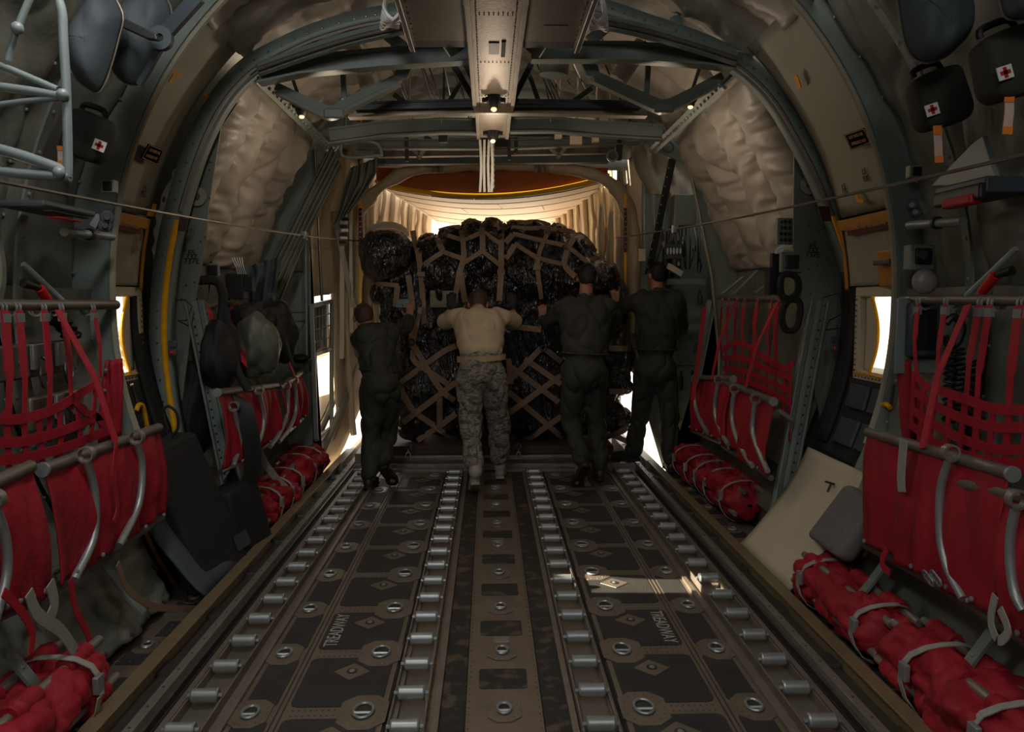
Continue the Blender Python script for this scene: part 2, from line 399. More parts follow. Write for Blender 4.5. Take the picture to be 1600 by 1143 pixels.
# ramp (level with the hold floor)
b_ = MB(); b_.box((-1.36, 7.2, -.16), (1.36, 11.2, -.02))
rmp = thing('cargo_ramp', (0, 7.2, -.16), 'level cargo ramp carrying the netted pallet behind the crew', 'ramp')
b_.build('ramp_deck', 'tray', rmp, smooth=0)
for z_, y_, h_ in ((-.02, 7.22, .03), (-.02, 7.34, .05)):
    MB().box((-1.33, y_, z_), (1.33, y_ + .05, z_ + h_)).build('cross_sill', 'alu_dull', rmp, bevel=.004)
for s in (-1, 1):
    MB().bar((s * 1.36, 7.2, .03), (s * 1.36, 11.2, .03), .05, .1).build('ramp_edge', 'tray', rmp, bevel=.005)
    MB().bar((s * 1.24, 7.45, .05), (s * 1.24, 8.4, .05), .06, .12).build('side_guide', 'alu_dull', rmp, bevel=.005)
for k in range(8):
    x = -1.1 + k * .315
    MB().tube([(x - .05, 7.41, .0), (x + .05, 7.41, .0)], .02, 12).build('roller', 'alu', rmp)

# raised aft cargo door: cream skin sloping away overhead with a yellow lip
dr = thing('aft_cargo_door', (0, 8.35, 2.6), 'pale raised cargo door overhead with yellow lip and orange end face', 'cargo door')
lipL, lipR, sag = P(588, 283, 8.4), P(950, 273, 8.4), P(768, 302, 8.4)
def lip(u):
    p = lerp(lipL, lipR, u); p.z = lerp(lipL.z, lipR.z, u) - (4 * u * (1 - u)) * (lerp(lipL.z, lipR.z, .5) - sag.z); return p
farL, farR = P(690, 349, 12.0), P(905, 343, 12.0)
def doorpt(u, v):
    a = lip(u); f = lerp(farL, farR, u) - V(0, 0, .10 * 4 * u * (1 - u) * 1.0)
    p = lerp(a, f, v); return p
mb = MB().grid(doorpt, 30, 14)
o_ = mb.build('door_skin', 'white_panel', dr, solid=.02)
for v in (.09, .2, .33, .5, .7, .86):
    q = MB(); q.tube([doorpt(i / 30, v) - V(0, 0, .012) for i in range(31)], .004 if v > .1 else .007, 5); q.build('skin_seam', 'tan_rail', dr)
for u_, v_ in ((.2, 0), (.4, 0), (.64, 0), (.85, 0), (.3, .33), (.5, .2), (.72, .33)):
    q = MB(); q.tube([doorpt(u_, v_ + .02) - V(0, 0, .012), doorpt(u_ + .01, v_ + .12) - V(0, 0, .012)], .005, 5); q.build('skin_seam', 'tan_rail', dr)
MB().tube([lip(i / 24) - V(0, .0, .022) for i in range(25)], .026, 8).build('yellow_lip', 'yellow_lip', dr)
top = [lip(i / 24) for i in range(25)]
q = MB(); q.poly(top + [P(950, 262, 8.4), P(588, 262, 8.4)], (0, .02, 0)); q.build('orange_end_face', 'orange_panel', dr, smooth=0)
for s, e0, e1 in ((-1, lipL, farL), (1, lipR, farR)):
    MB().tube([e0, e1], .02, 8).build('edge_frame', 'cream_light', dr)

# ================================================================== FLOOR
def tie_down(par, x, y, z=.0, ang=0, s=1., kind='oct', name='tie_down_ring'):
    q = MB(); k = []
    if kind == 'oct':
        w_, h_, c_ = .088 * s, .125 * s, .05 * s
        k = [(-w_ + c_, -h_), (w_ - c_, -h_), (w_, -h_ + c_), (w_, h_ - c_), (w_ - c_, h_), (-w_ + c_, h_), (-w_, h_ - c_), (-w_, -h_ + c_)]
    else: k = [(-.075 * s, 0), (0, -.075 * s), (.075 * s, 0), (0, .075 * s)]
    q.poly([(x + a, y + b, z) for a, b in k], (0, 0, .004))
    pl = q.build(name if kind == 'oct' else 'diamond_socket', 'plate', par, smooth=0, bevel=.0015)
    if kind == 'oct':
        MB().ball((x, y, z + .0035), (.045 * s, .07 * s, .002)).build('recess', 'chan', pl)
        q = MB(); q.tube([(x + .036 * s * math.cos(t * PI / 8), y + .055 * s * math.sin(t * PI / 8), z + .009) for t in range(16)], .006, 6, closed=True)
        q.tube([(x - .03 * s, y - .02, z + .009), (x + .03 * s, y - .02, z + .009)], .007, 6); q.build('ring', 'alu', pl)
        q = MB()
        for a in range(14):
            t = 2 * PI * a / 14; q.ball((x + w_ * .85 * math.cos(t), y + h_ * .85 * math.sin(t), z + .004), (.004, .004, .0025), 6, 4)
        q.build('rivets', 'steel', pl)
    else:
        MB().ring((x, y, z + .004), (0, 0, 1), .0, .022, .003, 12).build('stud', 'chan', pl)
        MB().ball((x, y, z + .006), (.012, .016, .005), 8, 5).build('pin', 'alu', pl)
    return pl
ROWS = [2.42 + .508 * k for k in range(10)]
def roundbox(q, x0, x1, y0, y1, z, h, c=.03):
    q.poly([(x0 + c, y0, z), (x1 - c, y0, z), (x1 - c * .3, y0 + c * .3, z), (x1, y0 + c, z), (x1, y1 - c, z), (x1 - c * .3, y1 - c * .3, z), (x1 - c, y1, z), (x0 + c, y1, z), (x0 + c * .3, y1 - c * .3, z), (x0, y1 - c, z), (x0, y0 + c, z), (x0 + c * .3, y0 + c * .3, z)], (0, 0, h))
for s, nm in ((-1, 'left'), (1, 'right')):
    root = thing('treadway_panel', (s * .7, 4.5, -.012), 'grey metal floor panel with black grip pads and TREADWAY lettering, %s of the centre walkway' % nm, 'floor panel', 'treadway floor panels')
    a, b = sorted((s * .435, s * .985)); MB().box((a, 1.6, -.012), (b, 7.16, -.004)).build('panel_plate', 'plate', root, smooth=0)
    for y in ROWS[:-1]:
        for e0, e1 in ((.455, .795), (.845, .965)):
            q = MB(); a, b = sorted((s * e0, s * e1)); roundbox(q, a, b, y + .045, y + .508 - .045, -.004, .003); q.build('grip_pad', 'pad', root, smooth=0)
    for x in (.81, .83):
        MB().bar((s * x, 1.6, -.003), (s * x, 7.16, -.003), .004, .004).build('groove_strip', 'chan', root, smooth=0)
    for y in ROWS:
        tie_down(root, s * .515, y, -.003); tie_down(root, s * .925, y, -.003, s=.82)
        if y < 7: tie_down(root, s * .61, y + .33, -.002, kind='dia')
    q = MB()
    for y in ROWS:
        for i in range(9):
            for dx in (-.02, .02): q.ball((s * (.6 + i * .022), y + dx, -.003), (.003, .003, .002), 5, 3)
    q.build('rivets', 'chan', root)
    for yy in (3.69, 6.74):
        text('treadway_lettering', 'TREADWAY', .085, (s * .745, yy, .0005), (0, -s * 1., 0), (s, 0, 0), 'text_grey', root, .0006, xs=.80)
root = thing('centre_walkway', (0, 4.5, -.012), 'long centre floor strip with black pads and a single row of tie-down rings', 'floor panel')
MB().box((-.14, 1.6, -.012), (.14, 7.16, -.003)).build('panel_plate', 'plate', root, smooth=0)
for y in ROWS:
    q = MB(); roundbox(q, -.095, .095, y + .17, y + .34, -.003, .003, .015); q.build('grip_pad', 'pad_worn', root, smooth=0)
for i, y in enumerate(ROWS):
    tie_down(root, 0, y, -.002, s=.7)
    if i % 3 == 2:
        q = MB(); q.box((-.035, y + .09, -.002), (.035, y + .15, .004)); q.build('square_socket', 'alu_dull', root, bevel=.002)
q = MB()
for s in (-1, 1):
    for i in range(110): q.ball((s * .13, 1.7 + i * .05, -.002), (.003, .003, .002), 5, 3)
q.build('rivets', 'chan', root)
for s, nm in ((-1, 'left'), (1, 'right')):
    a, b = sorted((s * .145, s * .238))
    o_ = MB().box((a, 1.6, -.012), (b, 7.16, -.005)).build('walk_strip', 'pad_worn', smooth=0)
    tag(o_, 'worn black anti-slip strip directly %s of the centre walkway' % nm, 'floor strip', 'black floor strips')
# roller conveyors
def conveyor(xc, wd, xr, s, label, gap):
    root = thing('roller_conveyor', (xc, 4.5, -.012), label, 'roller conveyor', 'roller conveyors in the floor')
    q = MB(); h = wd / 2
    q.box((xc - h, 1.6, -.012), (xc + h, 7.16, -.006))
    for e in (-1, 1):
        q.box((xc + e * h - .012, 1.6, -.006), (xc + e * h + .012, 7.16, .012)); q.box((xr + e * .062 - .004, 1.6, -.006), (xr + e * .062 + .004, 7.16, .035))
    q.build('tray', 'tray', root, smooth=0, bevel=.002)
    rr = None
    for k in range(19):
        y = 2.49 + .2475 * k
        if rr is None:
            q = MB(); q.tube([(xr - .05, y, .042), (xr - .044, y, .042), (xr - .0439, y, .042), (xr + .0439, y, .042), (xr + .044, y, .042), (xr + .05, y, .042)], [.024, .0275, .0255, .0255, .0275, .024], 20)
            q.tube([(xr - .064, y, .042), (xr + .064, y, .042)], .008, 8); rr = q.build('roller', 'alu', root); y0 = y
        else:
            c = rr.copy(); C.objects.link(c); c.location = rr.location + V(0, y - y0, 0)
    q = MB()
    for k in range(60): q.ball((xc + s * (h - .03), 1.7 + k * .09, -.005), (.003, .003, .002), 5, 3)
    q.build('rivets', 'chan', root)
    g = MB(); g.box((gap - .014, 1.6, -.0115), (gap + .014, 7.16, -.009)); g.build('gap_liner', 'gravel', root, smooth=0)
conveyor(-1.10, .205, -1.105, -1, 'leftmost long roller conveyor tray beside the tan side rail on the left', -1.225)
conveyor(-.322, .15, -.345, 1, 'inner left roller conveyor between treadway panel and black strip', -.415)
conveyor(.322, .15, .33, -1, 'inner right roller conveyor, its two middle rollers caught by the sun patch', .415)
conveyor(1.10, .205, 1.10, 1, 'rightmost long roller conveyor tray beside the tan side rail on the right', 1.225)
# side rails and outboard floor
for s, nm in ((-1, 'left'), (1, 'right')):
    root = thing('cargo_side_rail', (s * 1.3, 4.5, -.012), 'long tan and steel cargo guide rail along the %s side of the rollers' % nm, 'rail', 'cargo side rails')
    def bx(x0, x1, z0, z1, n, m, y0=1.6, y1=7.9, bv=.002):
        a, b = sorted((s * x0, s * x1)); return MB().box((a, y0, z0), (b, y1, z1)).build(n, m, root, smooth=0, bevel=bv)
    bx(1.375, 1.405, -.012, .07, 'tan_web', 'tan_rail'); bx(1.355, 1.42, .07, .078, 'tan_cap', 'tan_rail')
    bx(1.30, 1.375, -.012, .012, 'channel', 'steel'); bx(1.262, 1.30, -.012, .045, 'inner_lip', 'alu_dull'); bx(1.245, 1.262, -.012, .02, 'foot', 'steel')
    q = MB()
    for k in range(40): q.ball((s * 1.282, 1.7 + k * .15, .046), (.006, .006, .004), 6, 4)
    q.build('bolts', 'steel', root)
    for k in range(8):
        y = 2.6 + k * .6; bx(1.31, 1.37, .012, .03, 'restraint_lock', 'steel', y, y + .12)
    root = thing('outboard_floor', (s * 1.51, 4.5, -.012), 'narrow outboard floor strip with black pads and rings on the %s' % nm, 'floor panel', 'outboard floor strips')
    a, b = sorted((s * 1.42, s * 1.70)); MB().box((a, 1.6, -.012), (b, 7.12, -.002)).build('panel_plate', 'plate', root, smooth=0)
    for k in range(18):
        q = MB(); y = 1.9 + k * .29; a, b = sorted((s * 1.435, s * (1.6 if k % 2 else 1.55))); q.box((a, y, -.002), (b, y + .17, .001)); q.build('grip_pad', 'pad', root, smooth=0)
    for k in range(8): tie_down(root, s * 1.54, 2.3 + k * .58 + .07, -.001, s=.6)
    q = MB()
    for k in range(200): q.ball((s * random.uniform(1.43, 1.62), random.uniform(1.8, 7), 0), (.004, .004, .003), 5, 3)
    q.build('rivets', 'alu', root)
# ================================================================== FRAMES, QUILTS, WINDOWS
RX = [(646, 30), (600, 42), (560, 50), (500, 68), (450, 90), (400, 118), (360, 160), (327, 220), (302, 290), (283, 360), (271, 430), (266, 500), (268, 560), (278, 640), (294, 720), (318, 800), (352, 870)]
RXR = [(910, 22), (960, 38), (1000, 52), (1060, 72), (1110, 92), (1155, 116), (1200, 160), (1240, 225), (1275, 295), (1303, 370), (1322, 440), (1328, 510), (1322, 580), (1303, 660), (1272, 735), (1238, 790), (1200, 850)]
for s, pts, nm in ((-1, RX, 'left'), (1, RXR, 'right')):
    root = thing('ring_frame', (s * 1.9, 4.8, 1.4), 'big curved blue-grey ring frame with gusset plate and warning hose, %s-hand half' % nm, 'frame', 'ring frame halves')
    path = spline([P(x, y, 4.8) for x, y in pts], 5)
    def out(i):
        t = (path[min(i + 1, len(path) - 1)] - path[max(i - 1, 0)]).normalized(); n = V(t.z, 0, -t.x)
        if n.dot(path[i] - V(0, 4.8, 1.3)) < 0: n = -n
        return n
    nn = [out(i) for i in range(len(path))]
    q = MB(); k = len(path)
    for (a, ya), (b, yb) in (((.0, 4.76), (.10, 4.76)), ((.0, 4.76), (0, 4.86)), ((.10, 4.76), (.10, 4.95)), ((0, 4.86), (.03, 4.86))):
        o0 = len(q.v)
        for i in range(k):
            for e, ye in ((a, ya), (b, yb)): p = path[i] + nn[i] * e; q.v.append((p.x, ye, p.z))
        for i in range(k - 1): q.f.append((o0 + 2 * i, o0 + 2 * i + 1, o0 + 2 * i + 3, o0 + 2 * i + 2))
    q.build('frame_web', 'frame_paint', root, solid=.008)
    q = MB(); q.tube([p + V(0, -.05, 0) + n * .012 for p, n in zip(path, nn) if p.z > 1.95], .012, 6); q.build('brown_conduit', 'tube_brown', root)
    hs = [p + V(0, -.06, 0) + n * .012 for p, n in zip(path, nn) if p.z < 1.98]
    # hose sits on the web; straight length dark, then yellow
    MB().tube(hs, .017, 8).build('yellow_hose', 'yellow', root)
    q = MB()
    for i in range(0, k, 2): p = path[i] + nn[i] * .06; q.ball((p.x, 4.755, p.z), (.008, .005, .008), 6, 4)
    q.build('rivets', 'steel', root)
    if s > 0: G = [(1224, 120), (1240, 150), (1275, 230), (1300, 300), (1325, 380), (1342, 470), (1336, 590), (1305, 700), (1297, 745), (1265, 560), (1240, 395), (1240, 320), (1242, 200)]
    else: G = [(372, 160), (350, 170), (310, 240), (285, 310), (265, 390), (255, 470), (258, 570), (275, 690), (283, 640), (300, 500), (322, 370), (326, 320), (345, 200)]
    q = MB(); q.poly([P(x, y, 4.93) for x, y in G], (0, .015, 0)); g_ = q.build('gusset_plate', 'gusset_paint', root, smooth=0)
    cx_, cy_ = (1264, 289) if s > 0 else (308, 307)
    c = P(cx_, cy_, 4.92)
    MB().ring(c, (0, -1, 0), 0, .055, .01, 24).build('round_boss', 'cream_panel', g_)
    MB().ring(c, (0, -1, 0), 0, .02, .02, 16).build('boss_hub', 'steel', g_)
    q = MB(); lx = [(1250, 470), (1285, 455), (1318, 460)] if s > 0 else [(272, 470), (300, 458), (322, 470)]
    for a in range(34):
        x = random.uniform(1244, 1305) if s > 0 else random.uniform(280, 330); y = random.uniform(150, 500)
        p = P(x, y, 4.927)
        q.ball(p, .005, 5, 4)
    q.build('rivets', 'text_dark', g_)
    bx = [(1285, 465), (1312, 457), (1316, 490), (1296, 500), (1290, 515), (1312, 512)] if s > 0 else [(275, 468), (290, 468), (300, 478), (292, 500), (278, 500), (300, 512)]
    q = MB(); q.tube([P(x, y, 4.925) for x, y in bx], .003, 4); q.build('painted_outline', 'text_dark', g_)
    t_ = (1270, 385) if s > 0 else (299, 395)
    for i, w_ in enumerate(('FS', '737', '737E' if s > 0 else '737E')):
        text('stencil', w_, .045, P(t_[0], t_[1] + i * 6.5, 4.925), (1, 0, 0), (0, 0, 1), 'text_dark', g_)
    # two warning lamps on the web
    lx_ = (1303, 531, 544) if s > 0 else (271, 537, 550)
    q = MB(); c = P(lx_[0], lx_[1], 4.74); q.box(c - V(.024, .02, .02), c + V(.024, .0, .02)); a_ = q.build('grey_button', 'slate', root, bevel=.006)
    q = MB(); c = P(lx_[0], lx_[2], 4.74); q.box(c - V(.024, .02, .02), c + V(.024, .0, .02)); a_ = q.build('red_button_box', 'slate', root, bevel=.006)
    q = MB(); q.ball(c - V(0, .02, 0), (.012, .008, .012)); q.build('red_button', 'red', a_)
    # rust tab above the hose
    q = MB(); tp = [(1278, 322), (1296, 322), (1299, 345), (1285, 346)] if s > 0 else [(281, 337), (295, 337), (290, 362), (277, 360)]
    q.poly([P(x, y, 4.72) for x, y in tp], (0, .01, 0)); q.build('rust_tab', 'rust_plate', root)

    # slanted channel strut
    a, b = ((P(1278, 470, 4.95), P(1207, 855, 4.75)) if s > 0 else (P(306, 470, 4.95), P(372, 800, 5.0)))
    st = thing('diagonal_strut', b, 'slanted drilled metal channel strut running from ring frame to floor on the %s' % nm, 'strut', 'slanted struts')
    q = MB(); q.bar(a, b, .11, .012, (0, 1, 0))
    d = (b - a).normalized(); sd = d.cross(V(0, 1, 0)).normalized()
    for e in (-1, 1): q.bar(a + sd * e * .05 - V(0, .02, 0), b + sd * e * .05 - V(0, .02, 0), .014, .04, (0, 1, 0))
    q.bar(a - V(0, .02, 0), b - V(0, .02, 0), .03, .02, (0, 1, 0)); q.build('channel', 'frame_paint', st, smooth=0, bevel=.003)
    q = MB()
    for i in range(26): q.ball(lerp(a, b, i / 26) + sd * .033 * s - V(0, .008, 0), (.007, .003, .007), 6, 4)
    q.build('drilled_holes', 'text_dark', st)

# frame between near wall and exit bay (y ~4.0) : broad flat web widening upward
for s, nm in ((-1, 'left'), (1, 'right')):
    root = thing('bay_frame', (s * 2, 4.0, 1.4), 'smooth blue-grey frame edge between near seat wall and %s exit bay' % nm, 'frame', 'exit bay frames')
    q = MB(); n = 30
    def fr(a):   # inner radius shrinks upward so the web shows wide near the shoulder
        return (1.915 if s > 0 else 1.83) + (.13 if s > 0 else .12) * max(0, math.sin(math.radians(a))) ** 1.3
    for i in range(n + 1):
        a = lerp(-24, 52, i / n)
        for R, y in ((2.13, 3.93), (fr(a), 3.93), (fr(a), 3.985), (2.13, 3.985)): q.v.append(tuple(hull(s, a, R, y)))
    for i in range(n):
        for j in range(4): q.f.append((i * 4 + j, i * 4 + (j + 1) % 4, i * 4 + 4 + (j + 1) % 4, i * 4 + 4 + j))
    q.build('frame_web', 'frame_paint', root)
    q = MB(); q.tube([hull(s, lerp(-20, 50, i / n), fr(lerp(-20, 50, i / n)) - .005, 3.96) for i in range(n + 1)], .018, 8); q.build('edge_bead', 'cream_panel', root)

# near wall lining: quilted cloth with snap studs
def lining(s, y0, y1, a0, a1, R, m, amp=.02, name='padded_lining', lab=None, studs=True, hole=None, cell=.5, seed=0, R1=None):
    def fn(u, v):
        a = lerp(a0, a1, u); y = lerp(y0, y1, v)
        h = amp * (1.2 * nz(s * a * .05 + seed, y * 2, 1, 1.2) + .6 * nz(a * .12 + seed, y * 3.3, 4, 1.5) + .7 * abs(nz(a * .1, y * 6, seed, 1)) - .8 * (1 - abs(nz(a * .06 + seed, y * 2.2 + a * .03, 6))) ** 7)
        e = min(u, 1 - u, v, 1 - v); h += amp * 1.2 * (1 - math.exp(-(e / .06))); return hull(s, a, lerp(R, R1 if R1 else R, v * v) - h, y)
    sk = None
    if hole: sk = lambda u, v: hole(lerp(a0, a1, u), lerp(y0, y1, v))
    q = MB().grid(fn, int(abs(a1 - a0) * 1.3) + 8, int((y1 - y0) * 55) + 8, sk)
    o = q.build(name, m, smooth=3.1)
    if lab: tag(o, lab, 'padded lining', 'padded wall linings')
    if studs:
        q = MB()
        for i in range(int(abs(a1 - a0) / 6)):
            for v in (.03, .97):
                if hole and hole(a0 + 6 * i + 2, lerp(y0, y1, v)): continue
                q.ball(fn((6 * i + 2) / abs(a1 - a0), v) + V(-s * .004, 0, 0), .008, 6, 4)
        if q.v: q.build('snap_studs', 'alu', o)
    return o
pc = (3.08, 1.62, .17)
def phole(a, y):
    z = ZC + 2.0 * math.sin(math.radians(a)); return (y - pc[0]) ** 2 + (z - pc[1]) ** 2 < .235 ** 2
for s, nm in ((-1, 'left'), (1, 'right')):
    for i, (y0, y1) in enumerate(((2.0, 2.68), (2.72, 3.44), (3.48, 3.93))):
        # below and above split
        h = phole if (s < 0 and i == 1) else None
        wh = ('nearest the viewer', 'around the porthole' if s < 0 else 'under the nearest medical kit', 'next to the exit bay frame')[i]
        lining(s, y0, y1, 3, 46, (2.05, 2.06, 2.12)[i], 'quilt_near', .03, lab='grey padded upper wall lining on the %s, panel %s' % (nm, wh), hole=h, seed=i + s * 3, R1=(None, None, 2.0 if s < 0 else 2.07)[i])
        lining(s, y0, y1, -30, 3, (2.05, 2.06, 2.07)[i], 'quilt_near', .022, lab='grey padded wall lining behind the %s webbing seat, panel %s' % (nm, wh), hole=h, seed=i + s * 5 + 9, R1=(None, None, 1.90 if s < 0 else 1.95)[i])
# seam strips between near panels
for s, nm in ((-1, 'left'), (1, 'right')):
    root = thing('seam_strip_pair', (s * 2, 3, 1), 'riveted curved seam strips crossing the near %s wall lining' % nm, 'strip')
    for y in (2.70, 3.46):
        q = MB(); q.ribbon([hull(s, a, 1.985, y) for a in range(-40, 47, 3)], .05, .012, (0, 1, 0)); st = q.build('seam_strip', 'hull_paint', root)
        q = MB()
        for a in range(-36, 46, 5): q.ball(hull(s, a, 1.978, y), .009, 6, 4)
        q.build('studs', 'alu', st)

# porthole left
root = struct(MB().ring((-1.99, pc[0], pc[1]), (1, 0, 0), .165, .235, .05, 40).build('window_3', 'hull_paint'))
MB().ring((-1.97, pc[0], pc[1]), (1, 0, 0), .15, .18, .045, 40).build('window_frame', 'cream_panel', root)
MB().ring((-2.02, pc[0], pc[1]), (1, 0, 0), 0, .172, .006, 40).build('pane', 'hazed', root)
MB().ring((-2.1, pc[0], pc[1]), (1, 0, 0), .16, .3, .06, 40).build('window_sleeve', 'hull_paint', root)

# exit bays y 4.0 .. 4.75
for s, nm, n_ in ((-1, 'left', 1), (1, 'right', 2)):
    def sx(z, R=2.03): return s * math.sqrt(max(0, R * R - (z - ZC) ** 2))
    # window frame + pane
    wz0, wz1, wy0, wy1, wyo = (WZ0, WZ1, WY0, WY1, 4.8) if s > 0 else (WZ0, WZ1, 4.2, 4.63, 4.98)
    q = MB(); X = s * 2.07; Xi = s * 1.985
    for a, b in (((wy0 - .02, wz0 - .05), (wy1 + .06, wz0)), ((wy0 - .02, wz1), (wy1 + .06, wz1 + .05)), ((wy1, wz0), (wy1 + .06, wz1)), ((wy0 - .03, wz0), (wy0, wz1))):
        q.box((min(X, Xi), a[0], a[1]), (max(X, Xi), b[0], b[1]))
    wn = struct(q.build('window_%d' % n_, 'cream_light', smooth=0, bevel=.004))
    ys_ = lambda t: wy0 + (.36 if s > 0 else .30) - .085 * math.sin(t * PI)
    q = MB(); q.tube([V(s * 1.985, ys_(t / 12), lerp(wz0, wz1, t / 12)) for t in range(13)], .009, 6); q.build('yellow_seal', 'yellow', wn)
    q = MB(); q.tube([V(s * 1.98, wy0, wz0 - .012), V(s * 1.98, wy1 + .04, wz0 - .012)], .006, 6); q.build('yellow_seal', 'yellow', wn)
    q = MB().grid(lambda u, v: V(s * (1.99 + .03 * v), lerp(ys_(u), wy1 + .01, v), lerp(wz0, wz1, u)), 14, 4); q.build('curved_sleeve', 'cream_light', wn, solid=.004)
    q = MB()
    for i in range(14):
        q.ball((s * 1.982, wy0 + i * .04, wz0 - .03), .006, 5, 4); q.ball((s * 1.982, wy1 + .035, wz0 + i * .03), .006, 5, 4)
    q.build('rivets', 'steel', wn)
    q = MB(); q.box((min(s * 2.12, s * 2.125), wy0, wz0), (max(s * 2.12, s * 2.125), wyo, wz1)); q.build('pane', 'glass', wn)
    xi, xo = s * 1.99, s * 2.16
    q = MB()
    for a_, b_2 in (((wy1 + .03, wz0), (wy1 + .03, wz1)), ((wy0, wz1), (wy1 + .03, wz1)), ((wy0, wz0), (wy1 + .03, wz0)), ((wy0, wz0), (wy0, wz1))):
        oy = lambda y: wyo if y > wy0 + .1 else wy0
        q.add([(xi, a_[0], a_[1]), (xi, b_2[0], b_2[1]), (xo, oy(b_2[0]), b_2[1]), (xo, oy(a_[0]), a_[1])], [(0, 1, 2, 3)])
    q.build('window_reveal', 'cream_light', wn, smooth=0, solid=.008)
    # upper cloth flap with ochre border, beige panel with the cut-here sign
    def patch(name, m, y0, y1, z0, z1, R, par, th=.01, wr=0.):
        q = MB(); a0, a1 = a_of(z0, 2.05), a_of(z1, 2.05)
        q.grid(lambda u, v: hull(s, lerp(a0, a1, u), R - wr * (abs(nz(v * 9, u * 2, s)) + .5 * nz(v * 18, u * 3, 3)), lerp(y0, y1, v)), 16, 16)
        return q.build(name, m, par, solid=th)
    fl = thing('exit_flap', hull(s, 5, 2, 4.3), 'grey cloth flap with ochre border over the %s exit window' % nm, 'flap', 'exit window flaps')
    patch('flap_cloth', 'cream_panel', 4.02, 4.62, 1.58, 1.93, 1.985, fl, .012, .02)
    for y0, y1, z0, z1 in ((4.0, 4.64, 1.90, 1.96), (4.0, 4.03, 1.56, 1.9), (4.61, 4.645, 1.56, 1.9), ): patch('ochre_border', 'ochre', y0, y1, z0, z1, 1.968, fl, .006)
    patch('ochre_patch', 'ochre', 4.0, 4.22, 1.57, 1.76, 1.962, fl, .006)
    q = MB(); c = hull(s, 7, 1.94, 4.12); q.box(c - V(.02, .08, .012), c + V(.02, .08, .012)); q.build('latch_handle', 'steel', fl, bevel=.006)
    patch('placard', 'sign_red', 4.04, 4.52, 1.868, 1.898, 1.955, fl, .003)
    yv = V(0, 1 if s < 0 else -1, 0); up = (hull(s, 13, 1.9, 0) - hull(s, 11, 1.9, 0)).normalized()
    text('placard_lettering', 'GROUND AND DITCH OVER' if s < 0 else 'EMERGENCY EXIT GROUND AND', .032, hull(s, a_of(1.883, 1.96), 1.948, 4.28), yv, up, 'gold_text', fl, xs=.92)
    pn = thing('cut_out_panel', hull(s, 30, 2, 4.35), 'smooth beige cut-out panel with emergency exit sign and yellow corner marks, %s shoulder' % nm, 'panel', 'emergency cut-out panels')
    patch('panel_skin', 'cream_panel', 4.0, 4.74, 1.97, 2.93, 2.03, pn, .012)
    # yellow corner marks, at real positions on the panel skin
    cm = [((1305, 92), 40), ((1250, 128), 40), ((1340, 300), -20)] if s > 0 else [((272, 118), 0), ((321, 155), 0), ((240, 326), 0)]
    RR = 1.995
    def onp(x, y, R=RR): return PR(x, y, R)
    if s > 0: marks = [[(1295, 86), (1304, 80), (1309, 84), (1318, 97), (1312, 100), (1305, 90), (1298, 92)], [(1241, 118), (1246, 116), (1250, 126), (1253, 136), (1249, 140), (1244, 127)], [(1334, 300), (1340, 300), (1344, 310), (1351, 312), (1349, 317), (1341, 316)]]
    else: marks = [[(262, 128), (270, 115), (266, 112), (272, 107), (283, 115), (280, 120), (274, 117), (267, 130)], [(315, 163), (320, 150), (317, 149), (321, 145), (328, 147), (325, 154), (319, 166)], [(229, 336), (230, 329), (236, 328), (239, 318), (244, 319), (240, 338)]]
    for k_ in marks:
        q = MB(); q.poly([onp(x, y) for x, y in k_], V(-s * .004, 0, -.002)); q.build('corner_mark', 'yellow', pn, smooth=0)
    sg = [(1319, 210), (1352, 199), (1363, 222), (1331, 234)] if s > 0 else [(231, 224), (256, 234), (245, 258), (219, 246)]
    pts = [onp(x, y, 1.98) for x, y in sg]
    if s < 0: pts = [pts[0], pts[1], pts[2], pts[3]]
    xd = (pts[1] - pts[0]); yd = (pts[0] - pts[3]); ctr = sum(pts, V(0, 0, 0)) / 4; nrm = xd.cross(yd).normalized()
    if nrm.dot(CO - ctr) < 0: nrm = -nrm
    q = MB(); q.poly(pts, nrm * .004); q.build('sign_plate', 'sign_black', pn, smooth=0)
    q = MB(); b_ = [lerp(ctr, p, .9) + nrm * .005 for p in pts]
    for i in range(4): q.tube([b_[i], b_[(i + 1) % 4]], .0016, 4)
    q.build('sign_border', 'gold_text', pn)
    sz = yd.length * .25
    for k_, tx in enumerate(('CUT HERE FOR', 'EMERGENCY EXIT')):
        o_ = text('sign_lettering', tx, sz, ctr + yd * (.2 - .4 * k_) + nrm * .005, xd, yd, 'gold_text', pn, xs=(xd.length * .76) / (sz * .66 * len(tx)))
    for x, y, w_ in (((1350, 268, 'LS'), (1353, 279, '920'), (1318, 292, 'L5'), (1320, 300, '135')) if s > 0 else ((226, 295, 'LS'), (224, 304, '921'), (256, 312, '80'))):
        text('stencil', w_, .045, onp(x, y, 2.015), yv, up, 'text_dark', pn)
    # exit door lower half: black pads, handle
    dd = thing('exit_door', hull(s, -15, 2, 4.3), 'lower part of the %s emergency exit door with black pads and yellow handle' % nm, 'exit door', 'emergency exit doors')
    patch('door_skin', 'black_soft', 3.98, 4.74, .62, 1.06, 2.02, dd, .02)
    for y0, y1, z0, z1 in ((4.0, 4.24, .9, 1.03), (4.28, 4.5, .9, 1.03), (4.0, 4.24, .7, .84), (4.28, 4.5, .7, .84)):
        patch('black_pad', 'slate' if s > 0 else 'black', y0, y1, z0, z1, 2.0, dd, .02)
    a_ = [(1374, 690), (1373, 660), (1377, 634), (1386, 632), (1391, 637)] if s > 0 else [(213, 642), (216, 633), (222, 633), (226, 645), (230, 668)]
    q = MB(); q.tube(spline([PX(x, y, s * 1.86) for x, y in a_], 4), .012, 8); q.build('yellow_handle', 'yellow', dd)
    b0 = [(1391, 637), (1396, 600)] if s > 0 else [(216, 633), (206, 600)]
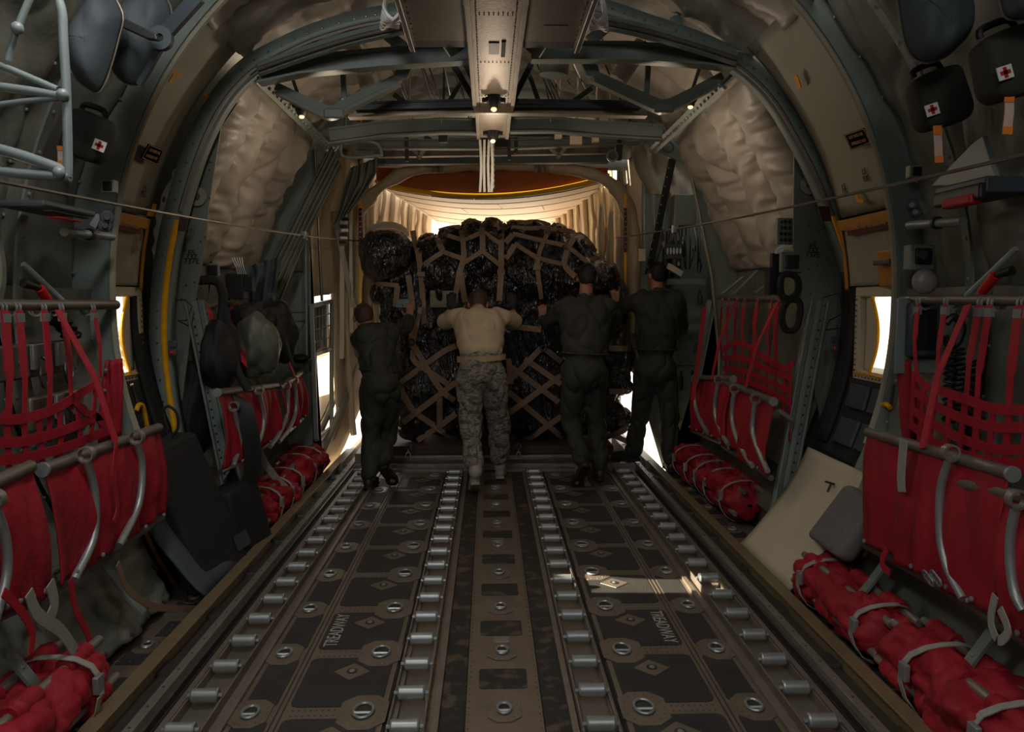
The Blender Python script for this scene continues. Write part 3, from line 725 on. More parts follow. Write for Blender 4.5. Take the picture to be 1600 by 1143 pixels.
    q = MB(); q.tube([PX(x, y, s * 1.87) for x, y in b0], .009, 8); q.build('door_rod', 'steel', dd)
    if s > 0:
        text('door_lettering', '937  EXIT', .035, PX(1385, 641, 1.965), (0, -1, 0), (0, 0, 1), 'pale_tag', dd)
    # dark post between window and ring frame
    q = MB(); q.grid(lambda u, v: hull(s, lerp(-22, 6, u), 2.0, lerp(4.58, 4.75, v)), 12, 3); tag(q.build('jamb_trim', 'black_soft', solid=.02), 'black padded jamb beside the %s exit window' % nm, 'trim', 'black window jambs')

# lower exit bay on the right: cream curved panel, sill, cushion, cable, tee handle
q = MB(); q.grid(lambda u, v: hull(1, lerp(-44, -24, u), 1.99 - .012 * nz(u * 3, v * 3, 2), lerp(3.95, 4.74, v)), 14, 14)
pn = tag(q.build('kick_panel', 'cream_light', solid=.012), 'pale curved kick panel with stencils below the right exit door', 'panel')
for x, y, w_ in ((1300, 690, 'LS'), (1298, 700, '930'), (1332, 704, 'LS'), (1328, 713, '981')):
    text('stencil', w_, .05, PR(x, y, 1.965), (0, -1, 0), (.6, 0, .8), 'text_dark', pn)
q = MB(); q.tube([PR(1290, 752, 1.95), PR(1303, 756, 1.95)], .006, 6); q.tube([PR(1299, 754, 1.95), PR(1293, 768, 1.95)], .006, 6); q.build('tee_pin', 'black', pn)
q = MB(); q.grid(lambda u, v: hull(-1, lerp(-44, -22, u), 1.99 - .02 * nz(u * 3, v * 3, 2), lerp(3.95, 4.74, v)), 14, 14)
tag(q.build('kick_panel', 'blue_cloth', solid=.012), 'blue-grey cloth panel behind the black case, below left exit door', 'panel')
# door sill boxes
for s in (1,):
    root = thing('door_sill', (1.62, 4.2, 0), 'black-topped door sill with pale metal edges below the grey cushion', 'sill')
    a, b, c_, d = V(1.61, 3.75, .03), V(1.61, 4.72, .03), V(1.68, 4.72, .2), V(1.68, 3.75, .2)
    q = MB(); q.poly([a, b, c_, d], (.06, 0, .0)); q.build('sill_body', 'black_soft', root, smooth=0)
    MB().bar(a, b, .03, .02).build('sill_edge', 'cream_panel', root); MB().bar(d, c_, .04, .02).build('sill_edge', 'cream_panel', root)
c0 = [PX(x, y, X_) for x, y, X_ in ((1256, 835, 1.53), (1305, 872, 1.51), (1368, 790, 1.62), (1318, 752, 1.64))]
q = MB(); n_ = (c0[1] - c0[0]).cross(c0[3] - c0[0]).normalized()
if n_.x > 0: n_ = -n_
q.poly(c0, n_ * -.09); o_ = tag(q.build('seat_cushion', 'grey_cushion', smooth=0), 'grey woven seat cushion leaning against the pale kick panel', 'cushion')
md = o_.modifiers.new('bevel', 'BEVEL'); md.width = .035; md.segments = 4
q = MB(); q.tube(spline([PX(x, y, 1.7) for x, y in ((1390, 800), (1375, 828), (1350, 868))], 4), .008, 6); tag(q.build('yellow_strap', 'yellow'), 'short yellow strap between grey cushion and red seat curtain', 'strap')
q = MB(); q.tube(spline([PX(x, y, -1.7) for x, y in ((228, 832), (245, 868), (268, 905), (285, 925))], 4), .012, 6); tag(q.build('yellow_strap', 'ochre'), 'ochre strap on the blue cloth beside the black case', 'strap')

# aft quilts between shoulder strip and mid wall
YB = [4.98, 5.46, 5.94, 6.42, 6.98]
for s, nm in ((-1, 'left'), (1, 'right')):
    for i in range(4):
        y0, y1 = YB[i], YB[i + 1]
        def fn(u, v):
            a = lerp(8, 45, u); y = lerp(y0, y1, v); bul = .16 * (4 * v * (1 - v)) ** .5 * (math.sin(PI * min(1, u * 1.05)) ** .35)
            e = abs(2 * v - 1); ph = 4.5 * nz(a * .06, y * 1.4, i * 3 + s) + 2.5 * nz(a * .16, y * 3, i)
            wr = .03 * nz(a * .05 + i * 7, y * 1.1, s, 1.4) + .012 * math.sin(a * .95 + 5 * v * (1 if i % 2 else -1) + ph) * (.45 + .75 * e) * (1 - e ** 6) + .007 * math.sin(a * 2.3 - 7 * v + 2 * ph) * e
            rd = -.026 * (1 - abs(nz(a * .085 - y * 1.2, y * 1.5, i + .5))) ** 7
            return hull(s, a, 2.04 - bul - wr - rd, y)
        o_ = MB().grid(fn, 110, 50).build('quilted_blanket', 'quilt', smooth=3.1)
        tag(o_, 'puffy silver-grey quilted blanket on the %s shoulder, %s' % (nm, ('just behind the ring frame', 'second behind the ring frame', 'third behind the ring frame', 'farthest, next to the aft bulkhead')[i]), 'quilted blanket', 'quilted shoulder blankets')
        lining(s, y0, y1, -29, 8, 2.04, 'quilt_near', .02, studs=False, lab='flat grey wall lining below the %s shoulder, %s' % (nm, ('just behind the ring frame', 'second behind the ring frame', 'third behind the ring frame', 'farthest aft')[i]), seed=i * 3 + s)
    root = thing('shoulder_strip', (s * 1.35, 6, 2.8), 'riveted batten along the %s shoulder where the quilts meet the roof' % nm, 'batten', 'shoulder battens')
    a = P(405, 122, 4.85) if s < 0 else P(1128, 132, 4.95); b = V(a.x, 7.0, a.z - .02)
    MB().bar(a, b, .07, .02, (s, 0, 1)).build('batten', 'frame_paint', root)
    for i in range(24): q = MB(); q.ball(lerp(a, b, i / 23) + V(-s * .012, 0, -.012), .011, 6, 4); q.build('stud', 'alu', root)
    q = MB()
    for i in range(9):
        p = lerp(a, b, i / 8); q.tube([p, p + V(s * .06, 0, .06)], .01, 5)
    q.build('clips', 'steel', root)
# ================================================================== AFT BULKHEADS
for s, nm in ((-1, 'left'), (1, 'right')):
    pts = [hull(s, a, 2.13, 7.06) for a in range(-46, 62, 4)]
    if s < 0: inn = [V(-1.1, 7.06, 3.0), V(-1.30, 7.06, 2.78), V(-1.50, 7.06, 2.5), V(-1.55, 7.06, 2.1), V(-1.56, 7.06, -.1)]
    else: inn = [V(1.1, 7.06, 3.0), V(1.30, 7.06, 2.78), V(1.66, 7.06, 2.62), V(1.78, 7.06, 2.1), V(1.90, 7.06, 1.6), V(1.93, 7.06, .9), V(1.9, 7.06, -.05)]
    q = MB(); q.poly(pts + inn, (0, .03, 0)); bh = struct(q.build('wall_bulkhead_' + nm, 'frame_paint', smooth=0))
    if s < 0:
        for x0, y0, x1, y1 in ((433, 422, 478, 486), (440, 500, 478, 560)):
            a, b = P(x0, y0, 7.04), P(x1, y1, 7.04); q = MB()
            for c, d in (((a.x, a.z), (b.x, a.z)), ((b.x, a.z), (b.x, b.z)), ((b.x, b.z), (a.x, b.z)), ((a.x, b.z), (a.x, a.z))): q.bar((c[0], 7.05, c[1]), (d[0], 7.05, d[1]), .015, .02, (0, 1, 0))
            if y0 > 490: q.bar((a.x, 7.05, a.z), (b.x, 7.05, b.z), .02, .02, (0, 1, 0)); q.bar((a.x, 7.05, b.z), (b.x, 7.05, a.z), .02, .02, (0, 1, 0))
            q.build('pressed_rib', 'hull_paint', bh)
# curved web plate on the right of the aft bulkhead, and raised locker beyond
web = [(1073, 240), (1100, 262), (1130, 300), (1150, 350), (1163, 420), (1166, 520), (1160, 640), (1150, 700), (1120, 700), (1124, 560), (1112, 430), (1092, 330)]
q = MB(); q.poly([P(x, y, 6.93) for x, y in web], (0, .02, 0)); o_ = q.build('frame_web_plate', 'frame_paint', smooth=0)
tag(o_, 'tall curved blue-grey web plate beside the equipment bay at right rear', 'plate')
q = MB(); q.tube([P(x, y, 6.92) for x, y in ((1073, 240), (1092, 330), (1112, 430), (1124, 560), (1122, 700))], .014, 6); q.build('plate_edge', 'cream_panel', o_)
# equipment bay on the right rear
eb = thing('equipment_rack', (1.6, 7.3, .6), 'cluttered rack of hydraulic parts and cylinders at the right rear', 'equipment rack')
def pbox(par, name, m, x0, y0, x1, y1, Y, d=.05, bv=.004):
    a, b = P(x0, y0, Y), P(x1, y1, Y); q = MB(); q.box((a.x, Y, b.z), (b.x, Y + d, a.z)); return q.build(name, m, par, smooth=0, bevel=bv)
pbox(eb, 'back_plate', 'hull_paint', 1004, 230, 1130, 570, 7.75, .03)
for x in (1009, 1025, 1043):
    q = MB(); q.ribbon([P(x + 3, 245, 7.45), P(x, 270, 7.45), P(x + 4, 300, 7.45), P(x + 2, 480, 7.5)], [.045, .06, .07, .06], .02, (1, 0, 0)); q.build('vertical_web', 'frame_paint', eb)
pbox(eb, 'locker', 'frame_paint', 1054, 303, 1088, 352, 7.2, .3, .01)
for x0, x1, y in ((1040, 1102, 440), (1052, 1095, 490), (1062, 1100, 510)):
    q = MB(); q.bar(P(x0, y, 7.3), P(x1, y, 7.3), .05, .05); q.build('shelf_rail', 'frame_paint', eb, bevel=.004)
random.seed(11)
for k in range(30):
    x = 1030 + random.random() * 66; y = 355 + random.random() * 75 if k < 20 else 450 + random.random() * 140; h = random.uniform(8, 30); Y = random.uniform(7.3, 7.6)
    q = MB(); q.tube([P(x, y, Y), P(x, y + h * .3, Y), P(x, y + h * .3 + .5, Y), P(x + random.uniform(-2, 2), y + h, Y)], [.012, .012, .022, .018], 8); q.build('cylinder', random.choice(['steel', 'alu_dull', 'slate', 'black', 'chan']), eb)
for k in range(12):
    x = 1030 + k * 6; q = MB(); q.tube(spline([P(x, 355, 7.5), P(x + random.uniform(-4, 4), 380, 7.4), P(x + random.uniform(-8, 8), 420, 7.5)], 4), .006, 5); q.build('hose', random.choice(['black', 'steel', 'tube_brown']), eb)
pbox(eb, 'gauge_block', 'slate', 1040, 380, 1066, 404, 7.25, .05)
for k in range(5):
    q = MB(); q.ball(P(1043 + k * 5, 392, 7.23), (.011, .01, .03)); q.build('gauge_stem', 'white', eb)
pbox(eb, 'valve_box', 'cream_light', 999, 388, 1009, 408, 7.3, .06)
q = MB(); q.bar(P(1065, 428, 7.2), P(1043, 415, 7.2), .05, .05); q.build('strap_plate', 'cream_light', eb)
# black slanted pole
a, b = P(1051, 248, 7.1), P(1012, 430, 7.35)
q = MB(); q.bar(a, b, .06, .03, (0, 1, 0)); o_ = tag(q.build('black_pole', 'black', bevel=.004), 'black slanted pole hanging at the right rear behind the tallest crewman', 'pole')
q = MB()
for i in range(14): q.ball(lerp(a, b, i / 13) - V(.02, .02, 0), .008, 5, 4)
q.build('rivets', 'tan_rail', o_)
q = MB(); q.ring(P(1043, 230, 7.0), (0, -1, 0), .04, .05, .01, 20); q.build('ring', 'steel', o_)

# left rear: door frame with grid screen, pane, rods
dp = thing('side_door_screen', (-1.55, 7.4, .4), 'tall side door at left rear with wire grid screen above a clear pane', 'side door')
X = -1.52
def xz(px, py): return PX(px, py, X)
a, b, c, d = xz(487, 478), xz(518, 470), xz(518, 545), xz(491, 553)
for t in (0, .25, .5, .75, 1): q = MB(); q.tube([lerp(a, d, t), lerp(b, c, t)], .006, 5); q.build('grid_wire', 'cream_panel', dp)
for t in (0, .17, .33, .5, .67, .83, 1): q = MB(); q.tube([lerp(a, b, t), lerp(d, c, t)], .005, 5); q.build('grid_wire', 'cream_panel', dp)
q = MB(); q.poly([p - V(.03, 0, 0) for p in (a, b, c, d)], (-.01, 0, 0)); q.build('screen_back', 'slate', dp, smooth=0)
e, f, g, h = xz(491, 553), xz(518, 545), xz(518, 668), xz(494, 686)
for p0, p1 in ((a, b), (b, g), (g, h), (a, h), (d, c)): q = MB(); q.bar(p0, p1, .035, .035, (1, 0, 0)); q.build('door_frame', 'frame_paint', dp, bevel=.004)
q = MB(); q.poly([e, f, g, h], (.006, 0, 0)); q.build('clear_pane', 'glass', dp, smooth=0)
q = MB(); q.tube(spline([e, lerp(e, f, .5) + V(0, 0, .03), f], 5), .012, 6); q.build('ragged_blind', 'cream_light', dp)
for x0, y0, x1, y1, nme in ((477, 360, 479, 558, 'grey'), (492, 235, 503, 470, 'dark')):
    q = MB(); q.tube([P(x0, y0, 6.9), P(x1, y1, 6.9)], .012, 8); tag(q.build('vertical_rod', 'white_tube' if nme == 'grey' else 'steel'), 'thin %s vertical rod hanging by the left side door' % nme, 'rod')
q = MB(); c_ = P(468, 560, 6.85); q.ball(c_, (.09, .09, .04)); q.ring(c_ + V(0, 0, .0), (0, 0, 1), .07, .1, .015); tag(q.build('black_bowl_housing', 'black'), 'round black bowl-shaped housing on the left aft bulkhead', 'housing')
# uprights left rear between the drape and the opening
ur = thing('aft_upright_set', (-1.35, 7.5, .1), 'tall perforated upright with white connector blocks beside the left rear opening', 'upright')
for pts, m_, w_ in (([(522, 330), (552, 480)], 'cream_panel', .05), ([(535, 330), (534, 560)], 'cream_light', .04), ([(548, 300), (549, 520)], 'cream_light', .03)):
    q = MB(); q.bar(P(*pts[0], 7.7), P(*pts[1], 7.7), w_, .03, (0, 1, 0)); q.build('upright', m_, ur, bevel=.003)
for k in range(9):
    p = P(537 + random.uniform(-3, 3), 330 + k * 6, 7.6); q = MB(); q.box(p - V(.03, .02, .012), p + V(.03, .02, .012)); q.build('connector_block', 'white' if k % 2 else 'text_dark', ur)
for s, xp, nm in ((-1, 563, 'left'), (1, 977, 'right')):
    yt = thing('hazard_strip', P(xp, 470, 8.0), 'vertical yellow strip with dark studded middle on the %s opening edge' % nm, 'strip', 'yellow edge strips')
    for y0, y1, m_ in ((303, 325, 'yellow_lip'), (325, 394, 'sign_red'), (394, 478, 'yellow_lip')):
        q = MB(); q.bar(P(xp, y0, 7.95), P(xp, y1, 7.95), .024 if m_ != 'sign_red' else .03, .012, (0, 1, 0)); q.build('strip', m_, yt)
    q = MB()
    for k in range(8): q.ball(P(xp, 330 + k * 8, 7.94), .007, 6, 4)
    q.build('studs', 'white', yt)
# padded arch around the opening
pa = thing('padded_arch', (0, 8, 2.7), 'cream padded cloth arch wrapped round the rear opening', 'padding')
L_ = [(556, 520), (556, 420), (556, 350), (562, 325), (585, 300), (610, 282), (640, 268), (690, 262), (765, 258), (850, 260), (900, 266), (935, 276), (960, 292), (978, 320), (988, 360), (990, 430), (992, 520)]
ap = spline([P(x, y, 8.1) for x, y in L_], 5)
for sgm, nme in ((slice(0, 25), 'left_pad'), (slice(24, 55), 'top_pad'), (slice(54, None), 'right_pad')):
    pp = ap[sgm]; q = MB(); q.tube(pp, [.055 + .02 * nz(p.x * 3, p.z * 3, 1, 2) + (.02 if .2 < (i / len(pp)) < .8 and 'top' not in nme else 0) for i, p in enumerate(pp)], 14); q.build('arch_pad', 'quilt_aft', pa)
# cloth-covered ribs near the opening edges
for s, xs in ((-1, ((540, 300), (549, 292), (572, 330), (580, 338), (592, 345))), (1, ((1000, 300), (985, 380), (968, 372), (955, 330), (940, 320)))):
    for i, (x, y) in enumerate(xs):
        q = MB(); pts = spline([P(x, y, 8.3 + i * .1), P(x + s * -2, y + 60, 8.3 + i * .1), P(x + s * 3, 460, 8.25 + i * .1), P(x + s * 1, 560, 8.2 + i * .1)], 5)
        q.tube(pts, .025, 8); tag(q.build('wrapped_pipe', 'cream_light'), 'cream wrapped vertical pipe at the %s edge of the rear opening' % ('left' if s < 0 else 'right'), 'pipe', 'wrapped pipes, %s opening edge' % ('left' if s < 0 else 'right'))
# swept lower edge members
for s, nm, pts in ((-1, 'left', [(503, 706), (528, 650), (548, 590), (560, 520)]), (1, 'right', [(1044, 716), (1028, 680), (1012, 630), (1000, 570)])):
    sw = thing('swept_sill', P(*pts[0], 7.5), 'curved cloth-edged lower sill sweeping up on the %s of the ramp' % nm, 'sill', 'swept side sills')
    pp = spline([P(x, y, lerp(7.3, 8.6, i / (len(pts) - 1))) for i, (x, y) in enumerate(pts)], 6)
    q = MB(); q.tube(pp, .035, 8); q.build('sill_tube', 'cream_panel', sw)
    q = MB(); q.tube([p + V(s * .09, 0, .02) for p in pp], .03, 8); q.build('cable_run', 'tube_brown', sw)
    q = MB(); q.ribbon([p + V(s * .18, 0, .06) for p in pp], .16, .02, (1, 0, .3)); q.build('sill_skin', 'quilt_aft', sw)

# ================================================================== CEILING STRUCTURE
cb = thing('ceiling_beam', (-.02, 4, 2.7), 'long riveted box beam running down the centre of the roof', 'ceiling beam')
BX, BW = -.02, .12
def bz(y): return 2.70
for y0, y1, w_, z_ in ((.5, 5.28, .118, 2.70), (5.30, 6.22, .105, 2.69)):
    MB().poly([(BX - w_, y0, z_), (BX + w_, y0, z_), (BX + w_, y0, z_ + .26), (BX - w_, y0, z_ + .26)], (0, y1 - y0, 0)).build('beam_section', 'plate', cb, smooth=0, bevel=.004)
    for e in (-1, 1): MB().box((BX + e * w_ - .012, y0, z_ - .012), (BX + e * w_ + .012, y1, z_ + .01)).build('corner_rail', 'tray', cb, bevel=.002)
q = MB()
for k in range(80):
    for e in (-1, 1): q.ball((BX + e * .085, 2.2 + k * .05, 2.697), (.004, .004, .003), 5, 3)
for y in (3.6, 4.3, 5.0, 5.6): 
    for k in range(8): q.ball((BX - .07 + k * .02, y, 2.697), (.004, .004, .003), 5, 3)
q.build('rivets', 'chan', cb)
q = MB(); q.box((BX - .03, 3.98, 2.695), (BX + .02, 4.16, 2.7)); q.build('placard', 'slate', cb); q = MB(); q.box((BX + .03, 3.96, 2.694), (BX + .05, 4.2, 2.7)); q.build('placard', 'text_dark', cb)
q = MB(); q.box((BX - .125, 5.27, 2.66), (BX + .125, 5.32, 2.8)); q.build('splice_plate', 'plate', cb, bevel=.003)
glow = bpy.data.materials.new('bulb_glow'); glow.use_nodes = True; e_ = glow.node_tree.nodes['Principled BSDF']; e_.inputs['Emission Color'].default_value = (1, .55, .22, 1); e_.inputs['Emission Strength'].default_value = 1.6
MATS['glow'] = glow
for i, (y, sz) in enumerate(((5.0, 1.), (5.98, 1.))):
    dl = thing('dome_light', (BX, y, 2.69), 'small dark dome light under the roof beam, %s' % ('nearer the viewer with glowing bulb' if i == 0 else 'at the far end of the beam'), 'dome light', 'dome lights under the beam')
    MB().box((BX - .07, y - .015, 2.66), (BX + .07, y + .015, 2.688)).build('bracket', 'black', dl, bevel=.006)
    MB().tube([(BX, y, 2.69), (BX, y, 2.665), (BX, y, 2.64), (BX, y, 2.62)], [.05, .045, .035, .02], 14).build('shade', 'black', dl)
    MB().ball((BX, y - .012, 2.62), (.018, .018, .015), 10, 6).build('bulb', 'glow', dl)
for s, px in ((-1, (472, 178)), (1, (1078, 163))):
    dl = thing('dome_light', P(*px, 5.5), 'small dark dome light with dim glow on the %s shoulder of the roof' % ('left' if s < 0 else 'right'), 'dome light', 'shoulder dome lights')
    c = P(*px, 5.5); MB().tube([c + V(0, 0, .05), c + V(0, 0, .02), c, c - V(0, 0, .02)], [.05, .045, .035, .02], 14).build('shade', 'black', dl)
    MB().box(c + V(-.06, -.015, .04), c + V(.06, .015, .06)).build('bracket', 'black', dl); MB().bar(c + V(0, 0, .05), c + V(px[0] and (-.12 if s < 0 else .12), 0, .42), .02, .02).build('stem', 'slate', dl); MB().ball(c - V(0, .012, .02), (.018, .018, .012), 10, 6).build('bulb', 'glow', dl)
# flat trays either side of the near beam
for s, nm, sl in ((-1, 'left', [(-.33, 3.55, .1), (-.2, 3.5, .0), (-.2, 3.65, 0)]), (1, 'right', [(.2, 3.95, 0)])):
    tr = thing('ceiling_tray', (s * .27, 3.2, 2.75), 'flat dark metal tray on the roof %s of the centre beam with slots' % nm, 'tray', 'roof trays')
    a, b = sorted((BX + s * .14, BX + s * .40)); MB().box((a, .5, 2.735), (b, 4.08, 2.75)).build('tray_plate', 'tube_brown', tr, smooth=0)
    MB().box((BX + s * .40 - .012, .5, 2.70), (BX + s * .40 + .012, 4.15, 2.79)).build('outer_rail', 'steel', tr, bevel=.003)
    a, b = sorted((BX + s * .14, BX + s * .39)); MB().box((a, 4.08, 2.74), (b, 4.2, 2.9)).build('end_box', 'black', tr)
    for x, y, c_ in (((-.29, 3.42, 0), (-.20, 3.38, 0), (-.20, 3.5, 0)) if s < 0 else ((.26, 3.86, 1),)):
        q = MB(); q.box((BX + x - .045 if s < 0 else x - .06, y - .018, 2.733), (BX + x + .045 if s < 0 else x + .05, y + .018, 2.7355)); q.build('slot', 'text_dark' if s < 0 else 'plate', tr, bevel=.001)
    q = MB()
    for k in range(16): q.ball((BX + s * (.16 + .014 * k), 2.95, 2.734), (.005, .005, .003), 5, 3); q.ball((BX + s * .38, 3 + k * .07, 2.734), (.005, .005, .003), 5, 3)
    q.build('rivets', 'chan', tr)
    q = MB(); q.tube(spline([(BX + s * .19, 4.3, 2.75), (BX + s * .25, 4.25, 2.85), (BX + s * .25, 4.25, 3.0)], 5), .05, 12); q.build('bent_duct', 'frame_paint', tr)
    for k in range(6):
        q = MB(); x0 = BX + s * (.42 + .01 * k); q.tube(spline([(x0, 3.9 + .06 * k, 2.83), (x0 + s * .05, 3.95 + .05 * k, 2.79 + .01 * k), (x0 + s * .1, 4.0 + .06 * k, 2.86), (x0 + s * .1, 4.2 + .05 * k, 3.0)], 4), .009, 6); q.build('white_cable', 'white', tr)

def beam(y, L3, m, label, h=.09, wd=.07, nme='cross_beam', grp='roof cross beams', dz=0):
    pts = [P(x, yy, y) + V(0, 0, dz) for x, yy in L3]; o = thing(nme, pts[len(pts) // 2], label, 'cross beam', grp)
    for i in range(len(pts) - 1):
        q = MB(); q.ibeam(pts[i], pts[i + 1], wd, h); q.build('beam_segment', m, o, smooth=0)
    q = MB()
    for i in range(len(pts) - 1):
        for k in range(14): p = lerp(pts[i], pts[i + 1], k / 14); q.ball(p + V(0, -wd / 2, h / 2 - .008), (.005, .004, .005), 5, 3)
    q.build('rivets', 'steel', o); return o
beam(4.8, [(405, 118), (470, 104), (600, 92), (735, 84)], 'frame_paint', 'blue-grey roof cross beam left of centre, in line with the ring frame', .10, .1)
beam(4.8, [(830, 82), (980, 82), (1100, 90), (1160, 98)], 'frame_paint', 'blue-grey roof cross beam right of centre, in line with the ring frame', .10, .1)
beam(5.35, [(545, 176), (748, 169)], 'plate', 'brown-faced roof cross beam left of the centre beam', .075, .09)
beam(5.35, [(798, 169), (1010, 174)], 'plate', 'brown-faced roof cross beam right of the centre beam', .075, .09)
beam(5.30, [(555, 166), (748, 161)], 'dark_beam', 'dark steel bar lying on the brown beam, left half', .05, .03)
beam(5.30, [(798, 161), (1000, 164)], 'dark_beam', 'dark steel bar lying on the brown beam, right half', .05, .03)
beam(6.1, [(515, 214), (600, 202), (690, 197), (748, 198)], 'beam_paint', 'slightly arched dark green cross beam, left half, behind the brown one', .11, .08)
beam(6.1, [(797, 196), (860, 195), (950, 203), (1035, 208)], 'beam_paint', 'slightly arched dark green cross beam, right half, behind the brown one', .11, .08)
beam(7.0, [(560, 226), (748, 226)], 'beam_paint', 'dark cross beam above the rear opening, left half', .08, .08)
beam(7.0, [(797, 226), (1000, 218)], 'beam_paint', 'dark cross beam above the rear opening, right half', .08, .08)
beam(7.4, [(585, 240), (960, 234)], 'tube_brown', 'full-width brown channel beam above the rear opening', .07, .08)
beam(7.8, [(590, 251), (950, 248)], 'beam_paint', 'rearmost full-width grey channel beam above the padded arch', .08, .1)
# sloped arms from the ring top towards the trays
for s, nm, a, b in ((-1, 'left', (405, 108), (690, 30)), (1, 'right', (1150, 92), (868, 22))):
    o = thing('sloped_roof_arm', P(*a, 4.72), 'long sloped blue-grey arm with brown conduit reaching the roof tray, %s' % nm, 'roof arm', 'sloped roof arms')
    m_ = ((a[0] + b[0]) / 2, (a[1] + b[1]) / 2 - 8); pp = spline([P(*a, 4.72), P(*m_, 4.6), P(*b, 4.45)], 6)
    q = MB(); q.ribbon(pp, .07, .03, (0, .2, 1)); q.build('arm', 'frame_paint', o)
    q = MB(); q.tube([p + V(0, -.04, -.01) for p in pp], .012, 6); q.build('conduit', 'tube_brown', o)
# V braces with rounded knee
for s, nm, pts in ((-1, 'left', [(432, 136), (500, 168), (522, 172), (545, 160), (625, 122)]), (1, 'right', [(1128, 120), (1060, 155), (1037, 163), (1018, 158), (928, 118)])):
    o = thing('knee_brace', P(*pts[2], 5.0), 'pale V-shaped double knee brace hanging from the roof, %s of the centre beam' % nm, 'brace', 'roof knee braces')
    for dy, w_ in ((0, .045), (10, .03)):
        pp = spline([P(x, y + (dy if i not in (0, 4) else dy * .8), 5.0) for i, (x, y) in enumerate(pts)], 6)
        q = MB(); q.ribbon(pp, w_, .05, (0, .1, 1)); q.build('brace_rail', 'gusset_paint', o)
    p = P(*pts[2], 4.98); q = MB(); q.box(p - V(.06, .02, .05), p + V(.06, .0, .01)); q.build('knee_plate', 'gusset_paint', o, bevel=.01)
    tp = P(pts[4][0], pts[4][1], 4.95); q = MB(); q.poly([tp + V(-.04, 0, 0), tp + V(.04, 0, 0), tp + V(.05 - s * .06, 0, .16), tp + V(-.05 - s * .06, 0, .16)], (0, .03, 0)); q.build('gusset', 'frame_paint', o, smooth=0)
# assorted diagonal bracing (truss rods) in real roof depth
random.seed(5)
TR = [((498, 40), (487, 92), 5.0, .06, 'frame_paint'), ((545, 5), (625, 70), 5.2, .07, 'beam_paint'), ((625, 70), (650, 90), 5.2, .07, 'beam_paint'), ((536, 115), (538, 155), 5.1, .03, 'beam_paint'),
      ((1055, 25), (1068, 75), 5.0, .06, 'frame_paint'), ((990, 5), (920, 65), 5.2, .07, 'beam_paint'), ((1013, 100), (1010, 150), 5.1, .03, 'beam_paint'),
      ((705, 95), (745, 163), 5.3, .035, 'dark_beam'), ((727, 100), (748, 145), 5.3, .03, 'dark_beam'), ((720, 130), (700, 162), 5.5, .03, 'beam_paint'), ((830, 100), (800, 160), 5.3, .035, 'dark_beam'), ((826, 115), (842, 160), 5.5, .03, 'beam_paint'),
      ((615, 148), (640, 166), 5.5, .035, 'beam_paint'), ((925, 138), (895, 160), 5.5, .035, 'beam_paint'), ((635, 210), (636, 252), 7.0, .03, 'black'), ((666, 206), (666, 218), 7.0, .03, 'black'), ((806, 215), (806, 240), 7.0, .03, 'black'), ((795, 215), (796, 250), 7.0, .03, 'black'), ((968, 213), (967, 240), 7.0, .04, 'black')]
for a, b, y, w_, m_ in TR:
    q = MB(); q.bar(P(*a, y), P(*b, y), w_, .03, (0, 1, 0)); lr = 'left' if a[0] < 763 else 'right'; up = 'short' if abs(a[1] - b[1]) < 45 else 'long'
    tag(q.build('roof_brace', m_, smooth=0, bevel=.002), '%s %s brace among the roof trusses, %s of centre' % (up, {'black': 'black hanging', 'dark_beam': 'dark slanting', 'beam_paint': 'green-grey', 'frame_paint': 'pale blue-grey'}[m_], lr), 'brace', '%s %s roof braces, %s' % (up, m_.replace('_', ' '), lr))
# thin control rods and cables in the roof void
for k in range(22):
    lr = -1 if k % 2 else 1; x = 763 + lr * random.uniform(45, 200); y0 = random.uniform(95, 130); Y = random.uniform(5.4, 6.4); a, b = P(x, y0, Y), P(x + 30 * random.uniform(.4, 1.2), y0 + 75, Y + .3)
    b.z = max(b.z, 2.78); q = MB(); q.tube([a + (a - b) * .9, b], .006, 5); tag(q.build('control_rod', random.choice(['steel', 'black', 'tube_brown'])), 'thin control rod in the roof void %s of the centre beam' % ('left' if lr < 0 else 'right'), 'rod', 'roof control rods, %s' % ('left' if lr < 0 else 'right'))
for k in range(14):
    lr = -1 if k % 2 else 1; x = 763 + lr * (60 + random.random() * 170); p = P(x, random.uniform(200, 216), 6.6); q = MB(); s_ = random.uniform(.025, .05)
    q.box(p - V(s_, .03, .05), p + V(s_, .03, .05)); q.tube([p + V(0, 0, .04), p + V(.02, 0, .75)], .01, 6); tag(q.build('actuator_block', random.choice(['black', 'alu_dull', 'cream_panel', 'quilt_aft']), bevel=.006), 'small actuator block above the rear opening, %s of the beam' % ('left' if lr < 0 else 'right'), 'actuator', 'roof actuators, %s' % ('left' if lr < 0 else 'right'))
# ducts: padded sleeves running down from the roof
for pts, r_, lab, m_ in (([(500, -10), (520, 25), (535, 62)], .085, 'fat padded duct sleeve at the top left of the roof', 'quilt_near'), ([(548, 70), (560, 95), (575, 135)], .05, 'thin padded duct sleeve behind the left cross beam', 'quilt'),
                         ([(1040, -10), (1020, 25), (1010, 50)], .085, 'fat padded duct sleeve at the top right of the roof', 'quilt_near'), ([(1005, 70), (985, 95), (965, 125)], .06, 'thin padded duct sleeve behind the right cross beam', 'quilt'),
                         ([(867, 92), (865, 118)], .09, 'short pale green cylinder hanging right of the centre beam', 'frame_paint')):
    y = 5.0; q = MB(); pp = [P(x, yy, y + .25) for x, yy in pts]; pp = spline(pp, 5) if len(pp) > 2 else pp; q.tube(pp, r_, 16); o_ = tag(q.build('duct', m_), lab, 'duct')
    if len(pts) > 2:
        q = MB()
        for p in pp[::2]: q.ball(p - V(0, r_, 0), .009, 6, 4)
        q.build('snaps', 'alu', o_)
